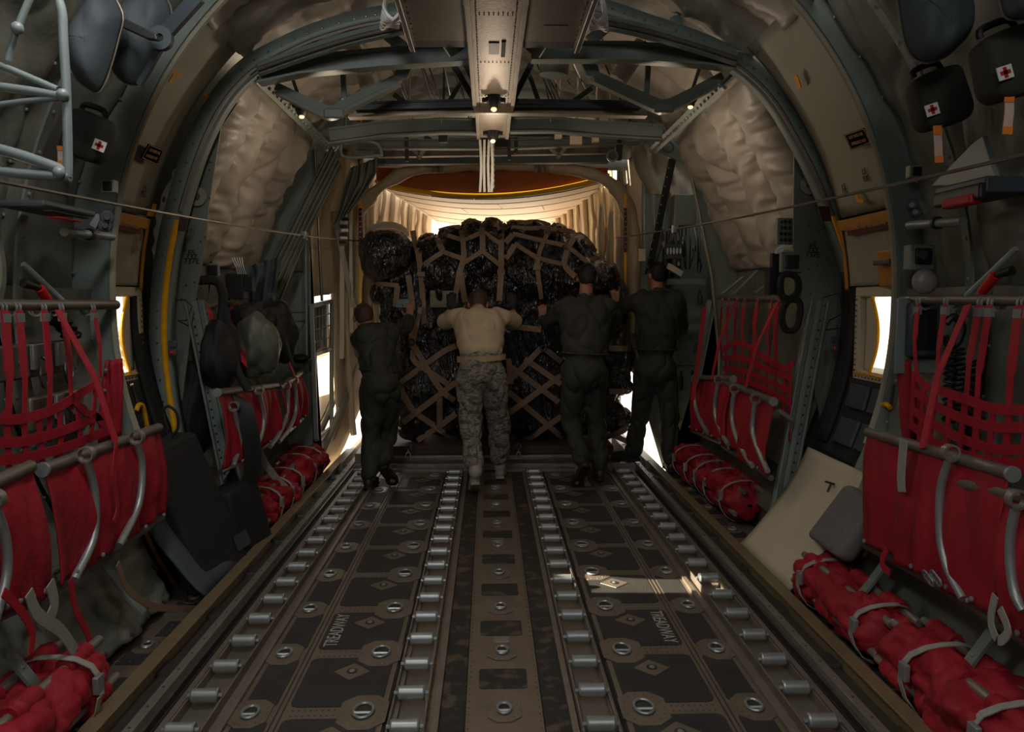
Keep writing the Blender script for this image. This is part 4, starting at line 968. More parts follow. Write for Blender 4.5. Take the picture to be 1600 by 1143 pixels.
# black loudspeaker, hoist chains, lanyard from the beam end
sp_ = thing('loudspeaker', P(957, 243, 7.0), 'round black loudspeaker hanging at the right of the rear opening', 'loudspeaker')
MB().tube([P(957, 243, 6.95), P(957, 243, 7.1)], .045, 18).build('speaker_drum', 'black', sp_); MB().ring(P(957, 243, 6.94), (0, 1, 0), .035, .05, .02).build('speaker_rim', 'steel', sp_); MB().bar(P(969, 225, 7.0), P(967, 250, 7.0), .04, .05, (0, 1, 0)).build('speaker_bracket', 'black', sp_)
hg = thing('hanging_strap_bundle', P(760, 300, 6.3), 'grey straps hanging from the far end of the roof beam', 'strap')
for x in (750, 757, 764, 768):
    q = MB(); q.ribbon(spline([P(x, 218, 6.25), P(x + random.uniform(-2, 2), 260, 6.28), P(x, 300, 6.3)], 5), .018, .004, (1, 0, 0)); q.build('strap', 'grey_web', hg)
q = MB(); q.tube([P(771, 222 + i * 4, 6.3) for i in range(19)], [.010 if i % 2 else .004 for i in range(19)], 6); tag(q.build('hoist_chain', 'alu'), 'thin chain with red and white lanyard below the roof beam end', 'chain')
q = MB(); q.tube([P(767, 270, 6.32), P(767, 299, 6.32)], .009, 6); tag(q.build('lanyard', 'sign_red'), 'dark red lanyard hanging beside the chain', 'lanyard')
for x in (684, 843): 
    q = MB(); c = P(x, 263, 8.0)
    for e in (-1, 1): q.box(c + V(e * .03 - .02, -.02, -.04), c + V(e * .03 + .02, .0, .03))
    tag(q.build('double_bracket', 'steel', bevel=.005), 'small twin metal bracket on the header, %s of centre' % ('left' if x < 763 else 'right'), 'bracket')
# Y-shaped hoist fittings
for x, nm in ((655, 'left'), (873, 'right')):
    q = MB(); c = P(x, 244, 7.2)
    q.bar(c, c + V(-.07, 0, .07), .03, .03); q.bar(c, c + V(.07, 0, .09), .03, .03); q.ball(c, .025); q.bar(c + V(.07, 0, .09), c + V(.09, 0, .16), .04, .04)
    tag(q.build('hoist_fitting', 'alu_dull', bevel=.004), 'Y-shaped hoist fitting above the rear opening, %s of centre' % nm, 'fitting')
# left end hoop and green drapes
q = MB(); q.tube(spline([P(x, y, 6.9) for x, y in ((533, 226), (533, 240), (545, 246), (588, 243), (596, 240), (588, 224), (560, 220), (540, 224))], 4), .014, 8); tag(q.build('tube_hoop', 'white_tube'), 'bent pale tube hoop at the upper left of the rear opening', 'hoop')
def drape(name, L, R_, Y0, Y1, m, lab, folds=5, amp=.05, grp=None):
    Ls = spline([P(x, y, lerp(Y0, Y1, i / (len(L) - 1))) for i, (x, y) in enumerate(L)], 8); Rs = spline([P(x, y, lerp(Y0, Y1, i / (len(R_) - 1))) for i, (x, y) in enumerate(R_)], 8)
    def fn(u, v):
        f = u * (len(Ls) - 1); i = min(int(f), len(Ls) - 2); a = lerp(Ls[i], Ls[i + 1], f - i); f = u * (len(Rs) - 1); i = min(int(f), len(Rs) - 2); b = lerp(Rs[i], Rs[i + 1], f - i)
        p = lerp(a, b, v); p.y += amp * (math.sin(v * folds * 2 * PI + 2 * nz(u * 2, v, 1)) * .6 + nz(u * 3, v * 6, 2) * 1.2); return p
    return tag(MB().grid(fn, 40, 40).build(name, m, smooth=3.1, solid=.006), lab, 'cloth drape', grp)
drape('cloth_drape', [(518, 226), (470, 320), (430, 400), (402, 452)], [(535, 262), (500, 330), (468, 400), (440, 470)], 6.9, 6.6, 'tarp', 'long dark green cloth drape slanting down at the left rear', 5, .015)
drape('cloth_drape', [(548, 262), (535, 300), (528, 330), (522, 350)], [(590, 246), (588, 270), (570, 300), (548, 330)], 7.3, 7.3, 'tarp', 'bunched dark cloth gathered at the upper left corner of the opening', 4, .025)
# second deck: blue-grey canvas panel below the left quilts
drape('cloth_drape', [(372, 420), (368, 470)], [(440, 400), (430, 470)], 6.2, 6.2, 'blue_cloth', 'creased grey canvas flap above the left rear seat tube', 4, .03)
drape('quilt_patch', [(985, 222), (992, 262), (1010, 300)], [(1066, 236), (1084, 270), (1088, 318)], 7.25, 7.35, 'quilt', 'crumpled cream quilt high above the equipment rack, right rear', 3, .05)
# static-line cables
for s, nm, a, m1, b in ((-1, 'left', PX(-60, 272, -1.62), None, P(560, 376, 7.9)), (1, 'right', PX(1660, 228, 1.62), None, P(962, 371, 7.9))):
    q = MB(); pp = [lerp(a, b, t / 12) - V(0, 0, .03 * 4 * (t / 12) * (1 - t / 12)) for t in range(13)]; q.tube(pp, .0065, 6)
    o_ = tag(q.build('static_line_cable', 'tube_brown'), 'taut steel static-line cable running aft along the %s side' % nm, 'cable', 'static line cables')
    c = pp[8]; q = MB(); q.box(c - V(.02, .03, .03), c + V(.02, .03, .03)); q.build('cable_clamp', 'steel', o_, bevel=.005)
# ================================================================== WEBBING SEATS
def cloth(T0, T1, B0, B1, s, name, par, m='red_cloth', amp=.03, nf=5, seed=0, n=50):
    def fn(u, v):
        p = lerp(lerp(T0, T1, v), lerp(B0, B1, v), u); f = u ** .6
        p.x -= s * (amp * f * (math.sin(v * nf * 2 * PI + 3 * nz(v * 3, u, seed)) * .35 + 1.4 * nz(v * nf * 1.4, u * 1.2, seed + .5) + .5 * abs(nz(v * nf * 3, u * 2.5, seed + 2))) + .02 * math.sin(u * PI))
        p.z += .02 * nz(v * 6, seed, 1) * u; return p
    return MB().grid(fn, 26, n).build(name, m, par, smooth=3.1, solid=.006)
def strap(par, pts, w_, m='red_web', side=(0, 1, 0), name='webbing_strap', th=.004):
    q = MB(); q.ribbon(pts, w_, th, side); return q.build(name, m, par)
def seat(s, label, upper, hang, diag, net, tubes, bottoms, legs, XU, XC, extra=None, seed=0, sw=.032):
    """upper: two px of the wall tube; hang: list of (px top, px bottom, doubled); net: rows and columns in px; tubes/bottoms: px pairs"""
    u0, u1 = PX(*upper[0], s * XU), PX(*upper[1], s * XU)
    mid = PX(*tubes[0][0], s * XC)
    root = thing('webbing_seat', (s * XC, mid.y, .4), label, 'troop seat', 'red webbing sidewall seats')
    q = MB(); q.tube([u0, u1], .022, 12); q.build('upper_tube', 'tube_brown', root)
    for i, (t, b, ww) in enumerate(hang):
        a, c = PX(*t, s * (XU - .03)), PX(*b, s * (XU - .06))
        h_ = strap(root, [a, lerp(a, c, .45) + V(-s * .01, .0, 0), lerp(a, c, .5) + V(-s * .012, .0, 0), c], [ww, ww * 1.1, ww * .75, ww * .7], name='hanging_strap')
        q = MB()
        for e in (-.012, .012): q.ring(a + V(s * .03, e, .005), (0, 1, 0), .024, .031, .006, 14)
        q.box(a + V(-.008, -.022, -.045), a + V(.008, .022, -.012)); q.build('strap_hook', 'alu', h_)
    for t, b, ww in diag:
        a, c = PX(*t, s * (XU - .05)), PX(*b, s * (XC - .03)); strap(root, [a, lerp(a, c, .5) + V(-s * .03, 0, 0), c], ww, name='diagonal_strap')
    for row in net[0]:
        pp = spline([PX(x, y, s * (XU - .07)) for x, y in row], 4); strap(root, pp, sw * 1.15, side=(0, 0, 1), name='net_strap', th=.006)
    for col in net[1]:
        pp = spline([PX(x, y, s * (XU - .066)) for x, y in col], 4); strap(root, pp, sw * .95, name='net_strap', th=.006)
    for i, (t, b) in enumerate(zip(tubes, bottoms)):
        T0, T1 = PX(*t[0], s * XC), PX(*t[1], s * XC); B0, B1 = PX(*b[0], s * (XC - .02)), PX(*b[1], s * (XC - .02))
        B0.y = T0.y; B1.y = T1.y
        q = MB(); q.tube([T0 - V(0, .0, 0), T1], .022, 12)
        fb = q.build('seat_tube', 'tube_brown', root)
        near = T0 if T0.y < T1.y else T1
        q = MB(); q.tube([near - V(0, .012, 0), near], .026, 14); q.build('tube_cap', 'alu', fb)
        c_ = cloth(T0, T1, B0, B1, s, 'seat_cloth', root, seed=seed + i * 3, nf=max(2, abs(T1.y - T0.y) * 6), n=int(abs(T1.y - T0.y) * 60) + 20)
        for k in range(5): q = MB(); p = lerp(B0, B1, (k + .5) / 5) + V(-s * .03, 0, .02); q.ball(p, (.008, .01, .01), 6, 4); q.build('grommet', 'alu', c_)
        q = MB(); q.tube([B0 + V(s * .02, 0, -.02), B1 + V(s * .02, 0, -.02)], .018, 8); q.build('lower_rail', 'steel', root)
    for L_ in legs:
        pp = spline([PX(x, y, s * (XC - .045)) for x, y in L_], 6); q = MB(); q.tube(pp, .0155, 10); lg = q.build('curved_leg', 'alu', root)
        q = MB(); q.ring(pp[0] + V(0, -.015, .02), (0, 1, 0), .024, .031, .03, 16); q.build('leg_clamp', 'alu_dull', lg)
    return root
seat(1, 'near right red webbing seat, its curtain hanging beside the grey cushion', ((1411, 468), (1640, 469)),
     [((1434, 475), (1432, 590), .035), ((1477, 475), (1465, 612), .035), ((1530, 476), (1508, 650), .04), ((1546, 476), (1522, 690), .04), ((1592, 477), (1575, 700), .045), ((1640, 477), (1622, 700), .045)],
     [((1512, 476), (1441, 700), .04)],
     ([[(1432, 588), (1450, 605), (1475, 612), (1510, 624), (1545, 636), (1575, 640), (1610, 640), (1640, 636)], [(1430, 612), (1460, 632), (1500, 652), (1540, 664), (1580, 668), (1640, 660)], [(1426, 640), (1460, 664), (1500, 684), (1550, 700), (1600, 702), (1640, 700)], [(1424, 664), (1460, 690), (1500, 708), (1560, 722), (1640, 722)]],
      [[(1444, 600), (1440, 650), (1436, 690)], [(1462, 610), (1456, 660), (1452, 700)], [(1486, 618), (1480, 670), (1476, 710)], [(1508, 625), (1502, 680), (1498, 715)], [(1530, 632), (1524, 690), (1520, 720)], [(1552, 640), (1547, 690), (1543, 728)], [(1577, 640), (1572, 700), (1570, 735)], [(1603, 640), (1600, 740)], [(1428, 580), (1424, 670)]]),
     [((1357, 675), (1580, 740)), ((1490, 752), (1700, 800))], [((1374, 862), (1560, 960)), ((1500, 930), (1700, 1060))],
     [[(1484, 716), (1470, 765), (1470, 840), (1482, 890), (1505, 935)], [(1588, 790), (1578, 850), (1584, 920), (1600, 955)]], 1.85, 1.60, seed=1)
seat(-1, 'near left red webbing seat, its curtain hanging beside the black case', ((-40, 477), (181, 476)),
     [((8, 484), (12, 700), .05), ((30, 484), (38, 700), .04), ((70, 484), (77, 690), .04), ((97, 484), (112, 640), .04), ((147, 484), (157, 590), .032)],
     [((90, 484), (181, 690), .045)],
     ([[(-30, 650), (20, 655), (60, 648), (90, 636), (120, 618), (150, 600)], [(-30, 690), (30, 690), (75, 680), (110, 668), (150, 652), (175, 645)], [(-30, 720), (40, 715), (90, 702), (130, 688), (172, 670)], [(110, 618), (135, 645), (150, 650), (168, 672)], [(150, 590), (162, 625), (175, 660)]],
      [[(60, 650), (64, 690), (66, 725)], [(92, 632), (95, 680), (93, 720)], [(120, 620), (124, 670), (128, 700)], [(150, 600), (146, 650), (140, 690)], [(10, 640), (14, 730)], [(37, 650), (42, 720)], [(170, 600), (172, 660)]]),
     [((-60, 778), (48, 728)), ((68, 733), (248, 668))], [((-60, 985), (42, 945)), ((50, 940), (205, 838))],
     [[(214, 690), (222, 730), (216, 790), (186, 852)], [(135, 718), (148, 770), (146, 840), (116, 905)], [(-8, 790), (8, 840), (10, 900), (-10, 975)]], 1.80, 1.58, seed=5)
seat(1, 'far right red webbing seat beyond the slanted strut', ((1123, 464), (1222, 468)),
     [((1128, 470), (1128, 560), .04), ((1138, 470), (1137, 545), .05), ((1151, 470), (1150, 560), .05), ((1163, 470), (1161, 545), .05), ((1183, 470), (1180, 545), .08), ((1205, 471), (1201, 560), .05), ((1216, 471), (1212, 565), .08)],
     [((1150, 470), (1112, 592), .05), ((1215, 472), (1165, 605), .05)],
     ([[(1130, 545), (1150, 535), (1170, 540), (1190, 555), (1225, 575), (1240, 565)], [(1130, 560), (1160, 560), (1195, 575), (1235, 590)], [(1130, 575), (1165, 580), (1200, 595), (1235, 610)], [(1135, 590), (1180, 600), (1235, 630)]],
      [[(1135, 545), (1134, 590)], [(1148, 540), (1146, 590)], [(1160, 540), (1158, 595)], [(1173, 545), (1171, 600)], [(1186, 555), (1184, 610)], [(1199, 565), (1197, 620)], [(1213, 570), (1210, 640)], [(1226, 575), (1223, 660)], [(1235, 570), (1233, 690)]]),
     [((1083, 589), (1145, 592)), ((1132, 596), (1208, 627))], [((1096, 680), (1150, 700)), ((1140, 700), (1206, 745))],
     [[(1086, 596), (1086, 630), (1094, 655), (1106, 676)], [(1122, 597), (1117, 640), (1125, 670), (1138, 694)], [(1147, 612), (1144, 655), (1156, 695), (1176, 728)], [(1180, 628), (1176, 670), (1186, 705), (1200, 736)]], 1.80, 1.58, seed=9)
seat(-1, 'far left red webbing seat with bags and cables piled on it', ((318, 479), (402, 470)),
     [((326, 480), (320, 505), .08), ((342, 478), (341, 500), .04), ((352, 478), (352, 500), .05), ((362, 477), (365, 505), .06), ((378, 476), (372, 490), .06), ((395, 474), (396, 505), .07), ((402, 474), (407, 500), .05)],
     [((352, 480), (382, 570), .06), ((402, 478), (462, 590), .05)], ([], []),
     [((340, 613), (432, 602)), ((436, 605), (470, 582))], [((345, 735), (424, 690)), ((428, 690), (476, 650))],
     [[(405, 614), (412, 650), (408, 680), (396, 706)], [(448, 606), (449, 640), (440, 670), (422, 698)], [(460, 598), (462, 640), (452, 668), (436, 690)], [(366, 640), (374, 680), (372, 705), (364, 728)]], 1.85, 1.58, seed=13)
for s, nm in ((1, 'right'), (-1, 'left')):
    fp = [(1404, 560), (1430, 563), (1440, 700), (1412, 692)] if s > 0 else [(190, 560), (164, 563), (156, 690), (188, 680)]
    fp = [P(x, y, 3.84 if s < 0 else 3.66) for x, y in fp]
    q = MB(); q.grid(lambda u, v: lerp(lerp(fp[0], fp[1], v), lerp(fp[3], fp[2], v), u) + V(0, .02 * math.sin(v * 9 + 3 * u), 0), 14, 10)
    o_ = tag(q.build('side_curtain', 'red_cloth', smooth=3.1, solid=.008), 'narrow upright red cloth strip closing the end of the near %s seat' % nm, 'cloth strip', 'red end strips')
    q = MB()
    for k in range(4): q.ball(lerp(lerp(fp[0], fp[1], .8), lerp(fp[3], fp[2], .8), .12 + .25 * k) + V(0, -.02, 0), .009, 6, 4)
    q.build('snaps', 'alu', o_)
# rolled and stowed seats on the floor
def roll(s, y0, y1, x, z, r, label, seed, straps=(.15, .85), px=0.):
    root = thing('stowed_seat_roll', (s * x, (y0 + y1) / 2, 0), label, 'rolled seat', 'rolled red seats on the floor')
    def fn(u, v):
        y = lerp(y0, y1, v); t = u * 2 * PI; e = min(v, 1 - v); rr = r * (1 - .9 * math.exp(-e / .018)) * (1 + .13 * math.sin(3 * t + 4 * nz(y, seed, 1)) * 1 + .45 * nz(math.cos(t) * 1.6 + seed, y * 4, math.sin(t) * 1.6) + .15 * abs(nz(math.cos(t) * 3, y * 11, math.sin(t) * 3 + seed)) - .16 * (1 - abs(nz(math.cos(t) * 2.4 + y * 4, y * 7, math.sin(t) * 2.4 + seed))) ** 6)
        for k in straps: rr *= 1 - .15 * math.exp(-((v - k) / .035) ** 2)
        return V(s * x + 1.15 * rr * math.cos(t), y, max(.012, z + .95 * rr * math.sin(t)))
    MB().grid(fn, 54, int((y1 - y0) * 90)).build('cloth_roll', 'red_cloth', root, smooth=3.1)
    for dx, dz in ((-.75, -.35), (-.35, .75), (.5, .8)):
        a = V(s * x + s * dx * r * 1.1, y0 - .03, max(.03, z + dz * r)); b = V(a.x, y1 + .04, a.z)
        q = MB(); q.tube([a, b], .017, 10); q.build('pole', 'alu_dull', root)
        rnd = random.Random(seed + dz * 9)
        for k in range(3):
            q = MB(); yy = lerp(y0, y1, (k + .2) / 3 + .05); q.tube(spline([V(a.x, yy + j * .03, a.z) for j in range(6)], 2), [.03 + .01 * rnd.random() for _ in range(11)], 10); q.build('cloth_sleeve', 'red_cloth', root)
    for k in straps:
        y = lerp(y0, y1, k); q = MB(); q.ribbon([V(s * x + 1.28 * r * math.cos(t * PI / 9), y + .02 * math.sin(t), max(.012, z + 1.12 * r * math.sin(t * PI / 9))) for t in range(19)], .03, .004, (0, 1, 0)); st = q.build('grey_strap', 'grey_web', root)
        q = MB(); c = V(s * x - s * 1.2 * r, y, z + .3 * r); q.box(c - V(.01, .025, .03), c + V(.01, .025, .03)); q.build('buckle', 'alu', st, bevel=.003)
    return root
random.seed(3)
roll(1, 3.12, 3.95, 1.56, .15, .115, 'long rolled red seat strapped in front of the grey cushion, right side', 2, (.12, .82))
roll(1, 2.2, 3.05, 1.57, .15, .13, 'rolled red seat at the bottom right, nearest the viewer on that side', 6, (.2, .7))
roll(1, 6.3, 6.98, 1.66, .14, .13, 'rolled red seat by the feet of the tallest crewman, right side', 11, (.2, .8))
roll(1, 5.3, 6.22, 1.66, .15, .13, 'rolled red seat just behind the slanted strut on the right', 16, (.15, .6, .9))
roll(-1, 6.2, 7.0, 1.58, .15, .14, 'farthest rolled red seat on the left, by the aft bulkhead', 21, (.3, .7))
roll(-1, 5.25, 6.15, 1.58, .13, .13, 'rolled red seat on the left behind the black case', 26, (.2, .55, .9))
roll(-1, 2.0, 3.0, 1.56, .14, .13, 'big crumpled red seat roll at the bottom left corner', 31, (.3, .8))

# foot cloth left near: quilted skirt between curtain and floor
def skirt(u, v):
    y = lerp(2.2, 3.98, v); return V(-lerp(1.79, 1.60, u) + .035 * nz(u * 3, y * 5, 2) + .03 * abs(nz(u * 5, y * 8, 1)) - .02 * (1 - abs(nz(u * 3 + y, y * 4, 7))) ** 5, y, lerp(.43, .05, u) + .01 * nz(y * 4, u, 1))
o_ = tag(MB().grid(skirt, 20, 90).build('wall_skirt', 'quilt_near', smooth=3.1, solid=.01), 'creased grey quilted skirt below the near left seat curtain', 'quilted skirt')
q = MB()
for k in range(9):
    for u in (.05, .95): q.ball(skirt(u, (k + .5) / 9) + V(.012, 0, .005), .009, 6, 4)
q.build('snaps', 'steel', o_)
def loose(pts, w_, m, lab, X=None, Y=None, cat='strap', side=(0, 1, 0), grp=None, name='loose_strap'):
    pp = spline([PX(x, y, X) for x, y in pts] if X else [P(x, y, Y) for x, y in pts], 5); q = MB(); q.ribbon(pp, w_, .004, side); return tag(q.build(name, m), lab, cat, grp)
loose([(110, 905), (118, 950), (135, 985), (145, 1015)], .03, 'red_web', 'single red strap hanging over the grey skirt at lower left', X=-1.52)
loose([(45, 925), (60, 960), (95, 985), (118, 1018)], .045, 'grey_web', 'broad pale grey strap tail hanging above the bottom left roll', X=-1.5)
loose([(78, 910), (85, 945), (70, 975), (60, 960)], .05, 'grey_web', 'short looped pale strap end under the near left curtain', X=-1.52)
loose([(5, 925), (30, 950), (50, 985), (48, 1020)], .03, 'red_web', 'twisted red strap at the far lower left', X=-1.5)
loose([(182, 690), (178, 740), (184, 790), (178, 815)], .022, 'red_web', 'thin red cord looped on the near left curtain', X=-1.5)
loose([(184, 880), (200, 920), (235, 945), (270, 950), (325, 950)], .03, 'tan_web', 'thin grey tie strap running from skirt to side rail, lower left', X=-1.47)
loose([(1412, 686), (1408, 740), (1409, 768)], .055, 'grey_web', 'grey strap with metal clip hanging on the near right curtain', X=1.53)
loose([(1385, 858), (1378, 880), (1390, 895)], .03, 'red_web', 'short red strap below the corner of the near right curtain', X=1.52)
loose([(1555, 930), (1548, 970), (1560, 1000), (1575, 985), (1562, 950)], .03, 'grey_web', 'pale looped strap and ring at the lower edge of the right curtain', X=1.5)
for x, lab in ((1445, 'steel clip bunch on the lower rail near the grey cushion'),):
    q = MB()
    for k in range(6): c = PX(x + k * 4, 898 + (k % 3) * 5, 1.52); q.ring(c, (1, 0, .3), .014, .02, .006, 10)
    tag(q.build('clip_bunch', 'alu'), lab, 'clips')
# diagonal-brace stubs on near walls
for s, (x0, y0, x1, y1), nm in ((1, (1510, 462, 1588, 388), 'right'), (-1, (98, 470, 36, 412), 'left')):
    q = MB(); q.tube([PX(x0, y0, s * 1.84), PX(x1, y1, s * 1.90)], .012, 8); tag(q.build('brace_rod', 'white_tube'), 'thin pale brace rod rising from the near %s seat tube' % nm, 'rod', 'seat brace rods')
for k, (x0, y0, x1, y1) in enumerate(((1130, 458, 1162, 432), (1148, 458, 1185, 422), (1180, 458, 1208, 438))):
    q = MB(); q.tube([PX(x0, y0, 1.8), PX(x1, y1, 1.93)], .012, 8); tag(q.build('brace_rod', 'white_tube'), 'short pale brace rod above the far right seat tube', 'rod', 'far right brace rods')

# ================================================================== WALL EQUIPMENT
def kit(px, py, Y, w_, h_, tilt, cx_, cy_, label, tagpts):
    c = P(px, py, Y); root = thing('first_aid_kit', c, label, 'first aid kit', 'first aid kits'); R_ = Matrix.Rotation(math.radians(tilt), 3, 'Y')
    q = MB(); k = 16
    def f(u, v):
        t = u * 2 * PI; p_ = (v - .5) * PI; e = .45
        g = lambda a, n: math.copysign(abs(a) ** n, a)
        p = V(w_ / 2 * g(math.cos(t), e) * g(math.cos(p_), .4), w_ * .36 * g(math.sin(p_), .5), h_ / 2 * g(math.sin(t), e) * g(math.cos(p_), .4)); p *= 1 + .08 * nz(p.x * 14, p.y * 14, p.z * 14)
        return c + R_ @ p
    q.grid(f, 32, 16); q.build('kit_bag', 'black_soft' if False else 'suit', root, smooth=3.1)
    q = MB(); q.tube(spline([c + R_ @ V(-w_ * .35, 0, h_ * .5), c + R_ @ V(-w_ * .3, 0, h_ * .62), c + R_ @ V(w_ * .1, 0, h_ * .64), c + R_ @ V(w_ * .2, 0, h_ * .48)], 4), .012, 6); q.build('carry_handle', 'black', root)
    lc = P(cx_, cy_, Y - w_ * .40); xd = R_ @ V(1, 0, 0); zd = R_ @ V(0, 0, 1); a = .025
    q = MB(); q.poly([lc + xd * (i * a) + zd * (j * a * .85) for i, j in ((-1, -1), (1, -1), (1, 1), (-1, 1))], (0, .004, 0)); lb = q.build('white_label', 'white', root, smooth=0)
    q = MB(); b = lc - V(0, .002, 0)
    for i, j in ((.017, .006), (.006, .017)): q.poly([b + xd * (m_ * i) + zd * (n_ * j) for m_, n_ in ((-1, -1), (1, -1), (1, 1), (-1, 1))], (0, .002, 0))
    q.build('red_cross', 'red', lb, smooth=0)
    pp = [P(x, y, Y - .05) for x, y in tagpts]
    q = MB(); q.ribbon(pp, .03, .003, (1, 0, 0)); tg = q.build('pull_tag', 'pale_tag', root)
    for e, f_ in ((0, .25), (.82, 1)):
        q = MB(); q.ribbon([lerp(pp[0], pp[-1], e) - V(0, .003, 0), lerp(pp[0], pp[-1], f_) - V(0, .003, 0)], .032, .004, (1, 0, 0)); q.build('orange_end', 'orange_tag', tg)
kit(1467, 155, 3.15, .20, .21, -18, 1457, 171, 'olive medical kit pouch with red cross on the right wall, farther of the two', [(1464, 196), (1466, 225), (1467, 254)])
kit(1580, 100, 2.75, .22, .22, -18, 1571, 113, 'olive medical kit pouch with red cross at the top right edge, nearer one', [(1577, 143), (1577, 175), (1573, 210)])
kit(139, 214, 3.5, .18, .19, 22, 155, 227, 'olive medical kit pouch with red cross on the left wall behind the white tube frame', [(96, 228), (96, 242), (97, 256)])
# hanging blue ladder pouches
def pouch(px, Y, m, label, s):
    pts = [P(x, y, Y) for x, y in px]; pts = spline(pts + [pts[0]], 4)[:-1]; cc = sum(pts, V(0, 0, 0)) / len(pts)
    def fn(u, v):
        f = v * len(pts); i = int(f) % len(pts); p = lerp(pts[i], pts[(i + 1) % len(pts)], f - int(f)); p = lerp(cc, p, u ** .7)
        p.y -= .09 * (1 - u ** 3) + .05 * nz(p.x * 14, p.z * 3, 2) * (1 - u); return p
    o = MB().grid(fn, 14, 60).build('ladder_pouch', m, smooth=3.1, solid=.01)
    q = MB(); q.tube(pts + [pts[0]], .008, 5); q.build('piping', 'tube_brown', o); return tag(o, label, 'pouch')
pouch([(1400, -20), (1500, -20), (1516, 40), (1490, 75), (1470, 90), (1440, 96), (1415, 70)], 2.9, 'blue_cloth', 'blue-grey hanging cloth pouch above the farther right medical kit', 1)
pouch([(1560, -20), (1640, -30), (1640, 20), (1600, 28), (1570, 24)], 2.6, 'blue_cloth', 'blue-grey cloth pouch cut off by the top right corner', 1)
pouch([(106, 70), (130, 20), (160, -20), (190, 20), (184, 60), (170, 110), (155, 142), (140, 138), (118, 118)], 3.2, 'blue_cloth', 'blue-grey hanging cloth pouch to the right of the white tube frame', -1)
pouch([(185, 20), (230, -20), (265, 10), (258, 60), (220, 132), (180, 112), (180, 60)], 3.4, 'blue_cloth', 'dark creased cloth pouch behind the black paddle at upper left', -1)
# black paddle-shaped bracket and pivot at upper left
q = MB(); q.poly([P(x, y, 3.2) for x, y in ((172, 20), (190, 26), (243, 52), (246, 62), (230, 60), (190, 42), (174, 30))], (0, .03, 0)); tag(q.build('black_paddle', 'black', smooth=0, bevel=.004), 'black paddle-shaped blade pointing to the pivot at upper left', 'bracket')
q = MB(); q.ring(P(254, 62, 3.3), (0, -1, 0), .015, .045, .03, 18); q.bar(P(262, 48, 3.3), P(310, -5, 3.25), .05, .03, (0, 1, 0)); q.bar(P(252, 74, 3.3), P(218, 132, 3.35), .02, .02, (0, 1, 0)); tag(q.build('pivot_fitting', 'slate'), 'dark pivot fitting with slanting arm at the upper left frame', 'fitting')
# white tube litter frame at left
lf = thing('litter_frame', P(105, 150, 2.6), 'white tubular litter frame projecting at the upper left edge', 'tube frame')
for pts, r_ in (([(88, -10), (97, 20), (99, 60), (104, 150), (106, 262), (104, 274), (92, 276)], .018), ([(-20, 133), (40, 141), (95, 150)], .018), ([(-20, 166), (40, 158), (98, 152)], .012), ([(-20, 228), (40, 245), (104, 268)], .022), ([(-20, 265), (30, 271), (74, 274), (110, 276)], .020), ([(50, -10), (35, 25), (22, 60), (12, 95)], .014), ([(-20, 95), (20, 110), (90, 140)], .014)):
    q = MB(); q.tube(spline([P(x, y, 2.6) for x, y in pts], 4), r_ * .78, 10); q.build('tube', 'white_tube', lf)
for x, y in ((98, 148), (92, 270), (27, 44)): q = MB(); q.ball(P(x, y, 2.58), .019, 10, 6); q.build('joint', 'white_tube', lf)
# stowage trays with red strap at both near walls, reels, sockets
def hb(name, m, x0, y0, x1, y1, X, lab, cat, d=.08, bv=.008, grp=None, par=None):
    a, b = PX(x0, y0, X), PX(x1, y1, X); ys = sorted((a.y, b.y)); zs = sorted((a.z, b.z)); xs = sorted((X, X + math.copysign(d, X)))
    q = MB(); q.box((xs[0], ys[0], zs[0]), (xs[1], ys[1], zs[1])); o = q.build(name, m, par, smooth=0, bevel=bv)
    return tag(o, lab, cat, grp) if lab else o
def shelf(s, px, lab):
    root = thing('wall_shelf', PX(*px[0], s * 1.75), lab, 'shelf', 'wall stowage shelves')
    hb('shelf_plate', 'slate', *px[0], *px[1], s * 1.72, None, None, .2, par=root); hb('shelf_lip', 'black', *px[2], *px[3], s * 1.70, None, None, .03, par=root)
    hb('red_strap', 'red_web', *px[4], *px[5], s * 1.69, None, None, .05, par=root)
    a, b = [PX(*p, s * 1.75) for p in px[6]]; q = MB(); q.tube([a, b], .018, 10); q.build('grey_pipe', 'white_tube', root)
    q = MB(); q.ring(lerp(a, b, .5) - V(0, .01, 0), (b - a), .016, .026, .02, 14); q.build('pipe_clamp', 'black', root)
shelf(1, ((1460, 294), (1540, 300), (1458, 302), (1530, 310), (1470, 312), (1515, 318), ((1420, 352), (1505, 345))), 'dark wall shelf with folded red strap, right wall below the medical kits')
shelf(-1, ((70, 322), (150, 330), (80, 330), (140, 340), (92, 338), (130, 347), ((100, 362), (175, 370))), 'dark wall shelf with folded red strap, left wall above the seat tube')
q = MB(); q.poly([PX(x, y, 1.8) for x, y in ((1455, 290), (1518, 225), (1535, 212), (1545, 245), (1560, 292))], (.02, 0, 0)); tag(q.build('triangular_bracket', 'frame_paint', smooth=0, bevel=.003), 'blue-grey triangular bracket panel right of the farther medical kit', 'bracket')
for s, (x, y), nm in ((1, (1430, 268), 'right'), (-1, (170, 291), 'left')):
    root = thing('socket_box', P(x, y, 3.7), 'small pale socket box with black switches on the %s frame' % nm, 'socket box', 'switch boxes on the frames')
    c = P(x, y, 3.75); q = MB(); q.box(c - V(.03, .01, .028), c + V(.03, .03, .028)); q.build('box', 'cream_panel', root, bevel=.004)
    q = MB(); q.box(c - V(.02, .02, .02), c + V(.02, -.01, .02)); q.build('switch_block', 'black', root, bevel=.004)
